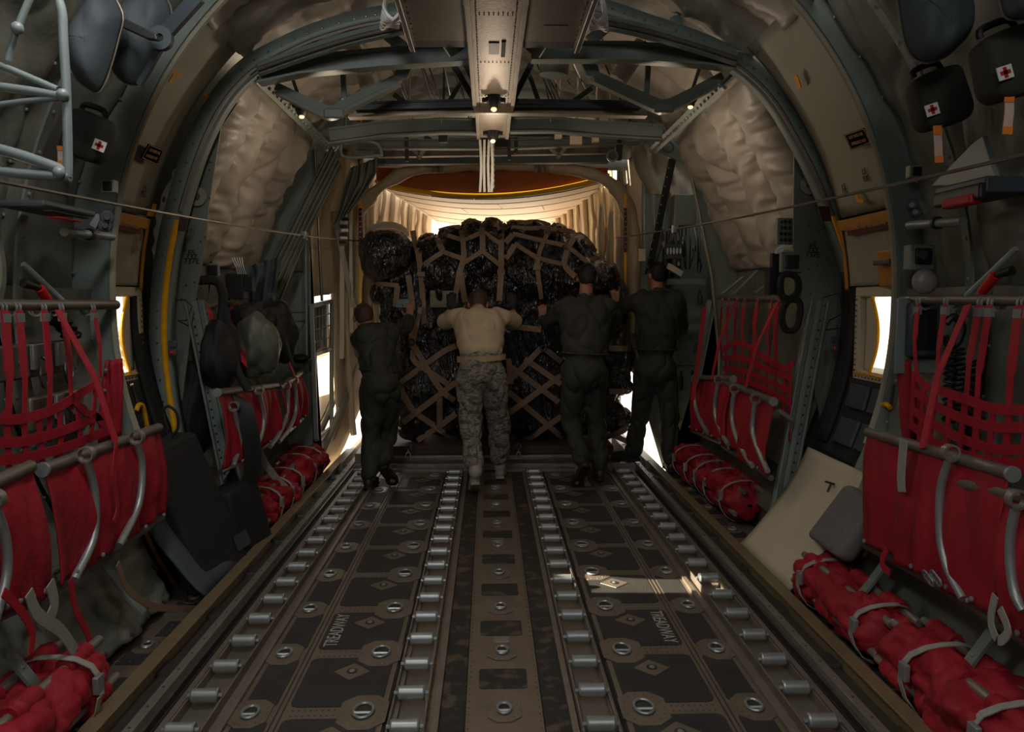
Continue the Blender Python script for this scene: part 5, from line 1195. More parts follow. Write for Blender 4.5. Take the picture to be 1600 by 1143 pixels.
for s, pts, nm in ((1, ((1425, 320), (1430, 331)), 'right'), (-1, ((167, 339), (164, 352)), 'left')):
    root = thing('twin_reel', P(*pts[0], 3.6), 'pair of small dark reels on a bracket, %s wall' % nm, 'reel', 'twin reels')
    for x, y in pts: q = MB(); q.tube([P(x, y, 3.55), P(x, y, 3.60)], .028, 14); r_ = q.build('reel_drum', 'slate', root, bevel=.004); MB().tube([P(x, y, 3.53), P(x, y, 3.55)], .012, 8).build('spindle', 'steel', r_)
    q = MB(); q.bar(P(pts[0][0] + s * 10, pts[0][1] - 2, 3.58), P(pts[1][0] + s * 18, pts[1][1] + 2, 3.58), .03, .02, (0, 1, 0)); q.build('bracket', 'alu', root)
# right wall panel: phone box, bell, dark screen, coil cord
pp = thing('interphone_box', P(1440, 400, 3.75), 'grey interphone box with black dial above the round bell, right wall', 'interphone')
c = P(1441, 402, 3.6); q = MB(); q.box(c - V(.055, 0, .055), c + V(.055, .06, .055)); q.build('box', 'frame_paint', pp, bevel=.006)
q = MB(); q.box(c - V(.035, .015, .03), c + V(.04, 0, .04)); q.build('dial_plate', 'black', pp, bevel=.01); q = MB(); q.tube([c + V(-.01, -.03, .01), c + V(-.01, -.015, .01)], .02, 14); q.build('knob', 'steel', pp)
c = P(1445, 440, 3.55); bl = thing('alarm_bell', c, 'round grey alarm bell on the right wall over the seat tube', 'bell')
q = MB(); q.ball(c, (.056, .035, .055), 24, 12); q.build('bell_dome', 'grey_bell', bl); q = MB(); q.ball(c - V(0, .03, 0), .006, 6, 4); q.build('centre_screw', 'alu', bl)
c = P(1452, 515, 3.6); sc_ = thing('dark_screen', c, 'dark framed screen behind the red straps of the near right seat', 'screen')
q = MB(); q.box(c - V(.085, 0, .12), c + V(.05, .05, .12)); q.build('bezel', 'slate', sc_, bevel=.012); q = MB(); q.box(c - V(.06, .006, .09), c + V(.03, 0, .09)); q.build('glass_face', 'black', sc_, bevel=.006)
q = MB(); q.box(c + V(-.12, .055, -.2), c + V(.15, .07, .14)); tag(q.build('mount_plate', 'frame_paint', bevel=.005), 'blue-grey mounting plate behind the dark screen', 'plate')
for i, (x, y0, y1) in enumerate(((1486, 540, 660), (1498, 545, 640), (1516, 570, 700), (1530, 560, 720))):
    p0, p1 = P(x, y0, 3.3 + i * .02), P(x - 4, y1, 3.3 + i * .02); n = 12 * 9; q = MB()
    q.tube([lerp(p0, p1, k / n) + V(.022 * math.cos(k * 2 * PI / 9), .022 * math.sin(k * 2 * PI / 9), 0) for k in range(n + 1)], .006, 5)
    tag(q.build('coiled_cord', 'black'), 'black coiled cord hanging behind the near right webbing net', 'cord', 'black coiled cords')
q = MB(); pts = spline([P(x, y, 3.35) for x, y in ((1478, 505), (1490, 495), (1504, 510), (1496, 535), (1484, 540), (1476, 525))], 4); q.tube(pts, .016, 8, closed=False); tag(q.build('headset', 'black'), 'black headset looped beside the dark screen', 'headset')
for s, pts, nm in ((1, [(1535, 455), (1556, 430), (1562, 425)], 'right'), (-1, [(74, 468), (62, 450), (52, 448)], 'left')):
    root = thing('crash_axe', PX(*pts[0], s * 1.85), 'red-handled emergency tool clipped above the %s seat tube' % nm, 'tool', 'red-handled tools')
    q = MB(); q.tube([PX(*pts[0], s * 1.86), PX(*pts[1], s * 1.86)], .02, 10); q.build('red_grip', 'red', root)
    d = (pts[1][0] - pts[0][0], pts[1][1] - pts[0][1]); q = MB(); q.tube([PX(*pts[1], s * 1.86), PX(pts[1][0] + s * 26, pts[1][1] - 8, s * 1.88)], [.012, .018], 10); q.build('black_head', 'black', root)
# left near wall hardware boards
for (x0, y0, x1, y1), lab in (((-20, 542, 118, 578), 'upper tan hardware board with snap hooks behind the left net'), ((45, 622, 130, 652), 'lower tan hardware board behind the left net')):
    root = thing('hardware_board', PX(x0, y0, -1.86), lab, 'board', 'tan hardware boards')
    a, b = PX(x0, y0, -1.86), PX(x1, y1, -1.86); q = MB(); q.box((-1.88, a.y, b.z), (-1.85, b.y, a.z)); q.build('board', 'tube_brown', root, bevel=.01)
    for t in (.45, .75):
        c = V(-1.84, lerp(a.y, b.y, t), lerp(a.z, b.z, .4)); q = MB(); q.box(c - V(.005, .04, .05), c + V(.012, .02, .05)); q.build('plate', 'alu', root, bevel=.003)
        q = MB(); q.tube(spline([c + V(.02, 0, .0), c + V(.03, .03, -.03), c + V(.03, .03, -.09), c + V(.03, -.01, -.12), c + V(.03, -.03, -.08), c + V(.02, -.01, -.04)], 4), .006, 6); q.build('snap_hook', 'steel', root)
    q = MB(); q.ball(V(-1.845, lerp(a.y, b.y, .3), (a.z + b.z) / 2), (.01, .018, .018), 8, 5); q.build('bolt', 'alu', root)
random.seed(8)
q = MB(); n = 60; p0, p1 = PX(82, 490, -1.84), PX(115, 525, -1.84); q.tube([lerp(p0, p1, (k / n) ** .8) + V(.03 * math.cos(k * .9), .03 * math.sin(k * .9), .02 * math.sin(k * .5)) for k in range(n + 1)], .009, 6); tag(q.build('coiled_cord', 'black'), 'bunched black coiled cord under the left seat tube', 'cord')
# black case left, strap
bc = thing('black_case', (-1.58, 4.5, 0), 'tall black equipment case leaning on the wall at left', 'case')
def quad(px, Y0, Y1):  # front face px corners at depths
    return [P(x, y, yy) for (x, y), yy in zip(px, (Y0, Y0, Y1, Y1))]
q = MB(); f = [V(-1.44, 4.12, .0), V(-1.38, 4.6, .0), V(-1.66, 4.55, .78), V(-1.74, 4.10, .74)]; q.poly(f, (-.14, .0, .0)); q.build('case_body', 'black_soft', bc, smooth=0, bevel=.02)
q = MB(); f = [V(-1.44, 4.60, .02), V(-1.36, 5.0, .02), V(-1.46, 5.0, .42), V(-1.50, 4.6, .42)]; q.poly(f, (-.16, 0, 0)); q.build('side_pocket', 'black_soft', bc, smooth=0, bevel=.02)
q = MB(); q.tube(spline([P(x, y, 4.4) for x, y in ((262, 670), (255, 645), (262, 634), (276, 645), (278, 668), (268, 682))], 4), .008, 6); q.build('strap_loop', 'black_web', bc)
q = MB(); q.poly([V(-1.435, 4.5, .12), V(-1.41, 4.66, .12), V(-1.44, 4.66, .2), V(-1.46, 4.5, .2)], (.004, 0, 0)); q.build('label_patch', 'slate', bc)
# left aft seat load: duffel, bags, coil of cables, electric box, black hoses
def blob(c, r, m, name, lab, cat, seed=0, amp=.2, grp=None):
    def fn(u, v):
        t = u * 2 * PI; p_ = v * PI; d = V(math.sin(p_) * math.cos(t), math.sin(p_) * math.sin(t), math.cos(p_)); k = 1 + amp * nz(d.x * 2 + seed, d.y * 2, d.z * 1.5) + amp * .35 * abs(nz(d.x * 9, d.y * 9, d.z * 2 + seed)); return c + V(d.x * r[0], d.y * r[1], d.z * r[2]) * k
    return tag(MB().grid(fn, 60, 36).build(name, m, smooth=3.1), lab, cat, grp)
blob(P(402, 540, 5.4), (.14, .2, .2), 'tarp', 'duffel_bag', 'plump olive duffel bag on the far left seat', 'bag', 1)
blob(P(345, 555, 5.0), (.10, .2, .22), 'black_soft', 'black_bag', 'black bag nearest the strut on the far left seat', 'bag', 2)
blob(P(432, 525, 5.9), (.14, .2, .2), 'black_soft', 'black_bag', 'black bag at the aft end of the far left seat', 'bag', 3)
blob(P(392, 498, 5.6), (.14, .2, .10), 'black_soft', 'black_bag', 'small dark bundle tied above the olive duffel bag', 'bag', 4)
blob(P(305, 640, 5.1), (.09, .18, .3), 'black_soft', 'dark_bundle', 'dark bundle stuffed behind the left slanted strut', 'bag', 5)
blob(P(298, 725, 5.1), (.08, .12, .12), 'slate', 'crumpled_sack', 'crumpled grey sack behind the black case', 'bag', 6)
eb2 = thing('electric_box', P(370, 440, 5.6), 'black electric box with white cables above the far left seat', 'electric box')
pbox(eb2, 'box', 'black', 352, 427, 380, 466, 5.6, .12); pbox(eb2, 'side_box', 'black', 378, 432, 394, 455, 5.65, .1); pbox(eb2, 'switch_plate', 'frame_paint', 320, 411, 341, 431, 5.2, .04); pbox(eb2, 'switch_face', 'black', 323, 414, 339, 429, 5.18, .02)
for k in range(5): q = MB(); q.tube(spline([P(372 + k * 3, 428, 5.6), P(368 + k * 3, 415, 5.58), P(362 + k * 4, 402, 5.6)], 4), .003, 5); q.build('white_cable', 'white', eb2)
for pts, r_, lab in (([(312, 438), (335, 438), (346, 450), (348, 480), (336, 560)], .028, 'thick black hose bending down at the far left seat'), ([(352, 480), (358, 530), (372, 580), (388, 610)], .025, 'black flat hose slanting across the far left bags')):
    q = MB(); q.tube(spline([P(x, y, 4.98) for x, y in pts], 5), r_, 10); tag(q.build('black_hose', 'black_soft'), lab, 'hose')
q = MB(); n = 170; q.tube([P(346 + 8 * math.sin(k / n * PI * 2 - 1.5), 500 + 70 * (.5 - .5 * math.cos(k / n * PI * 2)), 5.0) + V(.02 * math.cos(k * .9), .02 * math.sin(k * .9), 0) for k in range(n)], .005, 5); tag(q.build('coiled_cord', 'black'), 'hanging loop of black coiled cord at the far left seat', 'cord')
cc = thing('cable_coil', P(372, 690, 4.9), 'hank of dark cables draped over the far left seat edge', 'cable coil')
for k in range(12):
    a = k * 2.2; q = MB(); q.tube(spline([P(352 + a * .6, 616, 4.96), P(366 + a, 622 + k, 4.9), P(378 + a, 670, 4.88), P(384 + a * .9, 730, 4.9), P(372 + a * .5, 765, 4.92), P(350 + a * .6, 750 - k * 2, 4.94)], 5), .008, 6); q.build('cable_loop', 'black_web', cc)
loose([(400, 690), (412, 720), (430, 745), (446, 762)], .05, 'grey_web', 'pale grey strap falling over the far left rolled seat', Y=5.7, side=(1, 0, 0))
q = MB(); q.tube(spline([P(x, y, 5.5) for x, y in ((410, 480), (440, 470), (452, 490), (445, 520), (450, 545), (458, 570))], 5), .012, 6); tag(q.build('rigging_loop', 'black_web'), 'dark rigging loop round the bags on the far left seat', 'rigging')
# right: control box, black belt loops behind strut, white boxes
rb = thing('control_box', P(1233, 415, 4.95), 'grey control box with black switches above the far right seat', 'control box')
pbox(rb, 'box', 'pocket_grey', 1222, 393, 1253, 425, 4.9, .05); pbox(rb, 'switch_face', 'black', 1229, 398, 1249, 419, 4.88, .02); pbox(rb, 'breaker_row', 'black', 1207, 395, 1224, 432, 5.05, .05); pbox(rb, 'black_block', 'black', 1202, 417, 1222, 460, 5.0, .08)
pbox(rb, 'breaker_panel', 'frame_paint', 1215, 340, 1252, 382, 5.0, .03)
for k in range(5):
    for j in range(4): q = MB(); q.ball(P(1221 + k * 6.5, 346 + j * 9.5, 4.99), (.01, .012, .012), 6, 4); q.build('breaker', 'black', rb)
for k in range(4): q = MB(); q.tube(spline([P(1212 + k * 3, 396, 5.0), P(1216 + k * 3, 388, 5.0), P(1240, 384 + k * 2, 4.98)], 4), .006, 5); q.build('wire', 'white', rb)
for pts, lab in (([(1219, 448), (1222, 432), (1234, 428), (1246, 436), (1246, 456), (1234, 466), (1222, 462)], 'upper black belt loop hanging from the control box'), ([(1232, 468), (1248, 470), (1250, 490), (1244, 512), (1230, 516), (1222, 502), (1224, 482)], 'lower black belt loop hanging from the control box')):
    pp = [P(x, y, 4.86) for x, y in pts]; pp = spline(pp + [pp[0]], 4); q = MB(); q.tube(pp, .02, 8); tag(q.build('belt_loop', 'black_soft'), lab, 'belt')
q = MB(); q.tube([P(1216, 640, 4.7), P(1238, 655, 4.72)], .012, 8); tag(q.build('seat_strut', 'alu'), 'short metal strut end poking out beside the slanted channel, right', 'strut')
q = MB(); q.bar(P(1108, 470, 6.4), P(1086, 600, 6.2), .03, .05, (0, 1, 0)); q.bar(P(1112, 480, 6.42), P(1090, 590, 6.22), .05, .02, (0, 1, 0)); q.build
tag(q.build('slanted_post', 'frame_paint'), 'slanted pale post with red strap before the equipment rack, right rear', 'post')
q = MB(); q.ribbon([P(1101, 480, 6.3), P(1091, 560, 6.2), P(1082, 625, 6.1)], .03, .01, (1, 0, 0)); tag(q.build('red_strap', 'red_cloth'), 'long red strap along the slanted post at right rear', 'strap')
# ================================================================== CARGO
def fuse(q, voxel, smooth, name, m, parent=None, disp=None, it=1):
    """union of overlapping closed shapes as one continuous smooth mesh"""
    t = q.build('tmp', m, fix=True); a = t.modifiers.new('r', 'REMESH'); a.mode = 'VOXEL'; a.voxel_size = voxel; a.use_smooth_shade = True
    if smooth: b = t.modifiers.new('s', 'SMOOTH'); b.factor = .5; b.iterations = smooth
    dg = bpy.context.evaluated_depsgraph_get(); dg.update(); me = bpy.data.meshes.new_from_object(t.evaluated_get(dg), depsgraph=dg)
    bpy.data.objects.remove(t); me.name = name
    if disp:
        ns = [v.normal.copy() for v in me.vertices]
        for v, n in zip(me.vertices, ns): v.co += n * disp(v.co, n)
    me.polygons.foreach_set('use_smooth', [True] * len(me.polygons)); me.materials.clear(); me.materials.append(M[m])
    o = bpy.data.objects.new(name, me); C.objects.link(o)
    if parent is not None: o.parent = parent; o.matrix_parent_inverse = Matrix.Translation(-Vector(parent.location)); o['_w'] = (0, 0, 0)
    return o
def sball(q, c, r, e=.55, n=28, m=14):
    g = lambda a, k: math.copysign(abs(a) ** k, a); o = len(q.v); c = Vector(c)
    q.v.append(tuple(c + V(0, 0, r[2])))
    for i in range(1, m):
        p = PI * (i / m - .5)
        for j in range(n): t = 2 * PI * j / n; q.v.append(tuple(c + V(r[0] * g(math.cos(t), e) * g(math.cos(p), e), r[1] * g(math.sin(t), e) * g(math.cos(p), e), -r[2] * g(math.sin(p), e))))
    q.v.append(tuple(c - V(0, 0, r[2]))); z = len(q.v) - 1
    for j in range(n): q.f.append((o, o + 1 + j, o + 1 + (j + 1) % n)); q.f.append((z, z - n + (j + 1) % n, z - n + j))
    for i in range(m - 2):
        for j in range(n): a = o + 1 + i * n; q.f.append((a + j, a + n + j, a + n + (j + 1) % n, a + (j + 1) % n))
pal = thing('cargo_pallet', (0, 7.55, -.02), 'flat metal-edged cargo pallet under the netted black load', 'pallet')
q = MB(); q.box((-1.12, 7.5, .025), (1.12, 9.9, .08)); q.build('pallet_deck', 'alu_dull', pal, bevel=.006)
q = MB(); q.box((-1.10, 7.53, .08), (1.10, 9.85, .16)); q.build('timber_base', 'rust_plate', pal, bevel=.01)
cg = thing('wrapped_cargo', (0, 8.4, .16), 'tall bulging cargo load wrapped in shiny black film under a tan net', 'cargo')
q = MB(); YF = 7.62
def cpx(x, y, Y): return P(x, y, Y)
a, b = P(628, 500, YF), P(982, 697, YF); cx_, cz_ = (a.x + b.x) / 2, (a.z + b.z) / 2
sball(q, (cx_, YF + 1.02, cz_ + .05), ((b.x - a.x) / 2, 1.0, (a.z - b.z) / 2 + .01), .3)
a, b = P(610, 372, YF), P(962, 560, YF); sball(q, ((a.x + b.x) / 2, YF + 1.05, (a.z + b.z) / 2), ((b.x - a.x) / 2, 1.0, (a.z - b.z) / 2), .6)
for x, yt, w_ in ((662, 356, 22), (700, 346, 24), (735, 333, 20), (770, 330, 19), (806, 334, 20), (840, 336, 22), (875, 342, 24), (908, 358, 24), (934, 385, 22), (952, 418, 18)):
    t = P(x, yt, YF + .25); k = (YF + .25) / FPX; sball(q, (t.x, YF + .95, t.z - .45), (w_ * k * 1.2, .88, .45), .75)
for x, y, r in ((700, 430, .3), (760, 400, .25), (830, 430, .28), (900, 440, .27), (680, 600, .3), (800, 620, .3), (900, 600, .3), (740, 520, .3), (845, 520, .28), (960, 560, .2), (640, 480, .2), (618, 455, .2), (628, 440, .22), (634, 530, .2), (650, 640, .2), (604, 458, .15), (614, 492, .14), (640, 600, .18), (632, 560, .12), (966, 655, .15), (968, 600, .14), (966, 560, .14), (640, 665, .14), (652, 672, .12)):
    t = P(x, y, YF + .18); q.ball(t, (r, r * .85, r), 16, 10)
def wrk(co, n):
    if co.z < .24: return 0
    a = noise.noise(Vector((co.x * 2.2, co.y * 2, co.z * 1.2))) * .035
    w1 = abs(noise.noise(Vector((co.x * 9 + co.z * 3, co.y * 6, co.z * 2.4 - co.x * 2)))); w2 = abs(noise.noise(Vector((co.x * 20 - co.z * 6, co.y * 14, co.z * 7 + 5))))
    return a - .05 * (1 - w1) ** 5 + .018 * w2
load = fuse(q, .02, 5, 'film_wrap', 'black_film', cg, wrk)
dg = bpy.context.evaluated_depsgraph_get(); dg.update()
bvh = BVHTree.FromObject(load, dg)
def surf(x, y, off=.016):
    for k in range(14):
        d = ray(x, y + 2 * k).normalized(); h = bvh.ray_cast(CO, d)
        if h[0] is not None and h[0].y < 8.5: break
    if h[0] is None or h[0].y > 8.5: return P(x, y, YF + .3), -d
    return h[0] - d * off, h[1]
# round bale and lumps
bl = thing('wrapped_bale', P(606, 402, 7.6), 'round black wrapped bale bulging at the top left of the load', 'bale')
q = MB(); c = P(606, 400, 7.95); sball(q, c, (.255, .5, .27), .8); fuse(q, .018, 3, 'bale_film', 'black_film', bl, lambda co, n: .012 * abs(noise.noise(Vector((co.x * 3, co.y * 3, co.z * 22)))) - .02 * (1 - abs(noise.noise(Vector((co.x * 5, co.y * 5, co.z * 5))))) ** 4)
q = MB(); c = P(606, 365, 8.3); q.ball(c, (.21, .25, .12)); tag(q.build('clear_film_bunch', 'cream_light'), 'pale film bunched on top of the round bale', 'film')
for (x0, y0, x1, y1), m_, lab, nm in (((672, 454, 716, 480), 'wood', 'pale boards taped to the load beside the bowed head of the T-shirt man', 'pale_board'), ((619, 467, 640, 480), 'card_blue', 'small bluish label card on the left of the load', 'label_card'), ((630, 485, 652, 500), 'slate', 'small ribbed grey plate on the left of the load', 'ribbed_plate'), ((684, 700, 705, 709), 'ochre', 'small yellow-brown tag at the foot of the load', 'paper_tag')):
    pts = [surf(x, y, .03)[0] for x, y in ((x0, y0), (x1, y0), (x1, y1), (x0, y1))]; q = MB(); q.poly(pts, (0, .02, 0)); tag(q.build(nm, m_, smooth=0, bevel=.002), lab, 'board' if 'board' in nm else 'label')
# loose brown film at right shoulder of the load
q = MB(); t = P(935, 432, 7.75); sball(q, t, (.2, .25, .16), .8); t = P(962, 480, 7.9); sball(q, t, (.12, .25, .3), .8)
o_ = fuse(q, .02, 2, 'film_bundle', 'brown_film', None, lambda co, n: .03 * abs(noise.noise(co * 9)) - .02); tag(o_, 'brown-black film-wrapped bundle at the right shoulder of the load', 'bundle')
# cargo net
net = thing('cargo_net', (0, 7.6, .2), 'tan webbing cargo net stretched over the black load', 'cargo net')
NET = [[(752, 333), (754, 362), (754, 392)], [(754, 362), (725, 376)], [(754, 362), (781, 380)], [(754, 392), (725, 410)], [(754, 392), (780, 413)],
       [(717, 342), (725, 376), (725, 410), (719, 422)], [(719, 422), (713, 455)], [(719, 422), (722, 445), (727, 472)], [(678, 354), (692, 393)], [(692, 393), (662, 413)], [(692, 393), (725, 405)],
       [(645, 360), (653, 387), (658, 428), (660, 455), (661, 480)], [(791, 340), (783, 357), (783, 425), (780, 470)], [(647, 366), (678, 359)], [(686, 356), (719, 348)], [(722, 344), (752, 333)], [(758, 333), (785, 344)], [(760, 338), (780, 359)], [(690, 365), (720, 374)],
       [(584, 440), (602, 444), (623, 446)], [(621, 446), (618, 479)], [(829, 335), (825, 348), (815, 362)], [(792, 344), (860, 344)], [(790, 356), (860, 357), (899, 363)], [(868, 341), (849, 376), (839, 404), (839, 418), (846, 467)],
       [(908, 354), (888, 383), (878, 414), (899, 432)], [(801, 365), (852, 377), (887, 384), (916, 408)], [(804, 380), (838, 403), (877, 412)], [(801, 366), (790, 379)], [(804, 383), (790, 404)], [(906, 365), (931, 387)], [(915, 411), (932, 397), (945, 405)], [(940, 420), (955, 435), (958, 470)],
       [(643, 534), (689, 611), (710, 625)], [(626, 597), (699, 544), (712, 540)], [(626, 607), (645, 642), (724, 695)], [(629, 660), (712, 597)], [(638, 695), (685, 667), (712, 646)], [(687, 621), (687, 681)], [(650, 540), (640, 560), (700, 600)],
       [(845, 544), (800, 590), (790, 600)], [(851, 544), (877, 565)], [(798, 572), (873, 628)], [(795, 612), (880, 684)], [(795, 645), (877, 586)], [(810, 695), (852, 667), (877, 650)], [(798, 680), (810, 695)], [(820, 560), (877, 600)],
       [(952, 611), (980, 611)], [(952, 544), (980, 544)], [(945, 674), (982, 690)], [(945, 684), (980, 668)], [(790, 508), (845, 515)], [(730, 600), (742, 640), (760, 690)], [(795, 560), (798, 600)], [(656, 480), (645, 534)], [(661, 480), (663, 505)], [(638, 430), (645, 480), (643, 534)]]
def resamp(pts, st=9):
    out = []
    for (x0, y0), (x1, y1) in zip(pts, pts[1:]):
        n = max(1, int(math.hypot(x1 - x0, y1 - y0) / st)); out += [(lerp(x0, x1, i / n), lerp(y0, y1, i / n)) for i in range(n)]
    return out + [pts[-1]]
for seg in NET:
    pp = [surf(x, y) for x, y in resamp(seg)]; pos = [p for p, _ in pp]
    if len(pos) > 2:
        for _ in range(2): pos = [pos[0]] + [V((pos[i - 1].x + 2 * pos[i].x + pos[i + 1].x) / 4, min(pos[i].y, (pos[i - 1].y + 2 * pos[i].y + pos[i + 1].y) / 4), (pos[i - 1].z + 2 * pos[i].z + pos[i + 1].z) / 4) for i in range(1, len(pos) - 1)] + [pos[-1]]
    sd = [((pos[min(i + 1, len(pos) - 1)] - pos[max(0, i - 1)]).cross(V(0, 1, -.05))) for i in range(len(pos))]
    q = MB(); q.ribbon(pos, .052 if seg[0][1] > 500 or abs(seg[0][0] - seg[-1][0]) < 22 else .04, .006, sd); q.build('net_strap', 'tan_web', net)
for x, y in ((658, 428), (783, 425), (839, 418)):
    q = MB(); p = surf(x, y, .03)[0]; q.box(p - V(.035, .008, .022), p + V(.035, .008, .022)); q.build('net_buckle', 'tan_web', net, bevel=.004)
for x, y in ((849, 544), (643, 534)): q = MB(); q.ring(surf(x, y, .04)[0], (0, 1, 0), .02, .035, .012, 16); q.build('net_ring', 'black', net)
for x in (638, 810):
    hk = thing('pallet_hook', P(x, 710, 7.48), 'steel ring and hook tying the net down, %s' % ('left of the T-shirt man' if x < 700 else 'right of the T-shirt man'), 'hook', 'net hooks')
    q = MB(); q.ring(P(x, 697, 7.5), (0, 1, 0), .02, .028, .01, 16); q.build('ring', 'steel', hk)
    q = MB(); q.tube(spline([P(x - 4, 716, 7.47), P(x - 3, 709, 7.47), P(x, 706, 7.47), P(x + 3, 709, 7.47), P(x + 4, 716, 7.47)], 4), .007, 6); q.tube([P(x, 702, 7.49), P(x, 707, 7.48)], .008, 6); q.build('clevis', 'alu', hk)
q = MB(); q.box((-1.15, 7.46, -.0), (1.15, 7.5, .06)); tag(q.build('pallet_stop_bar', 'steel', bevel=.006), 'shiny cross bar directly in front of the pallet edge', 'bar')

# ================================================================== CREW
def limb(q, pts, rs):
    pts = [Vector(p) for p in pts]; q.tube(pts, rs, 14)
    for p, r in zip(pts, rs): q.ball(p, r * .995, 14, 8)
def frame_of(f, up=(0, 0, 1)):
    y = Vector(f).normalized(); x = y.cross(Vector(up)).normalized(); z = x.cross(y); return Matrix((x, y, z)).transposed()
def hand_shapes(q, w0, e0, grow=0, side=1, fdir=None):
    """palm at wrist w0, pressed forward: fingers up and slightly spread, thumb from the palm side"""
    f = (Vector(fdir) if fdir else V(0, .35, 1)).normalized(); R_ = frame_of(f, (0, -1, .2)); X_, Y_, Z_ = R_.col[0], R_.col[1], R_.col[2]
    c = w0 + Y_ * .045; q.ball(c, (.040 + grow, .05 + grow, .016 + grow), 14, 8, R_)
    q.ball(w0, .028 + grow, 10, 6)
    for i, (ln, dx, sp) in enumerate(((.068, -.030, -.16), (.080, -.010, -.04), (.075, .011, .06), (.058, .030, .2))):
        b = c + X_ * (dx * side) + Y_ * .035; d1 = (Y_ + X_ * (sp * side) * .6).normalized(); d2 = (d1 - Z_ * .25).normalized(); d3 = (d1 - Z_ * .6).normalized()
        k1 = b + d1 * ln * .45; k2 = k1 + d2 * ln * .33; k3 = k2 + d3 * ln * .25
        q.tube([b, k1, k2, k3], [.0098 + grow, .0092 + grow, .0085 + grow, .0072 + grow], 8)
        for p, r in ((k1, .0095), (k2, .0088), (k3, .0074)): q.ball(p, r + grow, 8, 6)
    b = c - X_ * (.034 * side) - Y_ * .02; k1 = b - X_ * (.028 * side) + Y_ * .02; k2 = k1 - X_ * (.012 * side) + Y_ * .028
    q.tube([b, k1, k2], [.013 + grow, .011 + grow, .009 + grow], 8); q.ball(k1, .011 + grow, 8, 6); q.ball(k2, .009 + grow, 8, 6)
def person(label, J, face, style, rs=1.):
    g = {k: Vector(v) for k, v in J.items()}
    base = V(g['pel'].x, g['pel'].y, 0); root = thing('person', base, label, 'person', 'crew pushing the load')
    H = frame_of(face); hc = g['head']
    # body: one continuous skin
    q = MB()
    q.ball(hc + H @ V(0, -.005, .015), (.077, .098, .095), 20, 14, H); q.ball(hc + H @ V(0, .03, -.05), (.056, .062, .07), 16, 10, H); q.ball(hc + H @ V(0, -.045, -.03), (.06, .05, .06), 14, 8, H)
    q.ball(hc + H @ V(0, .105, -.02), (.013, .022, .026), 10, 6, H); q.ball(hc + H @ V(0, .088, -.062), (.026, .012, .01), 10, 6, H); q.ball(hc + H @ V(0, .075, -.095), (.024, .02, .018), 10, 6, H)
    for e in (-1, 1): q.ball(hc + H @ V(e * .083, -.008, -.012), (.009, .02, .034), 10, 8, H); q.ball(hc + H @ V(e * .03, .092, .012), (.018, .008, .008), 8, 6, H)
    limb(q, [g['neck'] - V(0, 0, .04), lerp(g['neck'], hc, .6)], [.062, .056])
    ch, wa, pe = g['chest'], g['waist'], g['pel']
    sx = (g['shR'] - g['shL']); T = frame_of(V(0, 1, 0) if abs(sx.normalized().x) < .5 else V(-sx.y, sx.x, 0).normalized(), (g['neck'] - pe).normalized())
    q.ball(lerp(ch, g['neck'], .3), (.14 * rs, .075 * rs, .10), 18, 12, T); q.ball(ch, (.125 * rs, .08 * rs, .15), 18, 12, T); q.ball(wa, (.115 * rs, .075 * rs, .14), 18, 12, T); q.ball(pe, (.12 * rs, .08 * rs, .10), 18, 12, T)
    for e in 'LR':
        limb(q, [lerp(g['sh' + e], g['neck'], .3), g['sh' + e], g['el' + e], lerp(g['el' + e], g['wr' + e], .4), g['wr' + e]], [.045, .044, .036, .034, .026])
        limb(q, [lerp(g['hip' + e], pe, .4), g['hip' + e], g['kn' + e], lerp(g['kn' + e], g['an' + e], .35), g['an' + e]], [.062, .062, .044, .044, .034])
        hand_shapes(q, g['wr' + e], g['el' + e], 0, 1 if e == 'R' else -1, g.get('fd' + e))
        d = (g['toe' + e] - g['an' + e]); limb(q, [g['an' + e], lerp(g['an' + e], g['toe' + e], .8) ], [.036, .028])
    fuse(q, .0085, 3, 'body', style['skin'], root)
    # hair
    q = MB(); q.ball(hc + H @ V(0, -.016, .028), (.084, .098, .094), 20, 14, H); q.ball(hc + H @ V(0, -.052, -.012), (.074, .055, .068), 16, 10, H)
    cut = H @ V(0, 1, -.25); hr = fuse(q, .01, 3, 'hair', style['hair'], root, lambda co, n: .003 * noise.noise(co * 60) - (.03 if (co - hc).dot(cut) > .055 else 0))
    wr = lambda amp, sc: (lambda co, n: amp * 1.6 * noise.noise(Vector((co.x * 4, co.y * 4, co.z * 2.2)) * sc) - amp * (1 - abs(noise.noise(Vector((co.x * 7 + co.z * 3, co.y * 7, co.z * 5 - co.x * 4)) * sc))) ** 6 * 1.3)
    def torso(q, k, low=0):
        q.ball(lerp(ch, g['neck'], .35), (.215 * k * rs, .125 * k, .13), 20, 12, T); q.ball(ch, (.212 * k * rs, .15 * k, .20), 20, 12, T); q.ball(lerp(ch, wa, .5), (.198 * k * rs, .145 * k, .19 - low * .6), 20, 12, T); q.ball(lerp(wa, ch, low * 3), (.18 * k * rs, .135 * k, .15 - low), 20, 12, T)
        for e in (-1, 1): q.ball(lerp(ch, g['neck'], .2) + T @ V(e * .1 * rs, -.02, 0), (.11 * k, .12 * k, .15), 14, 10, T)
        limb(q, [g['neck'] - V(0, 0, .06), g['neck'] - V(0, 0, .015)], [.075, .066])
    def hips(q, k):
        q.ball(wa - V(0, 0, .02), (.178 * k * rs, .132 * k, .09), 20, 12, T); q.ball(pe, (.192 * k * rs, .15 * k, .14), 20, 12, T); q.ball(pe - V(0, .015, .03), (.18 * k * rs, .14 * k, .15), 20, 12, T)
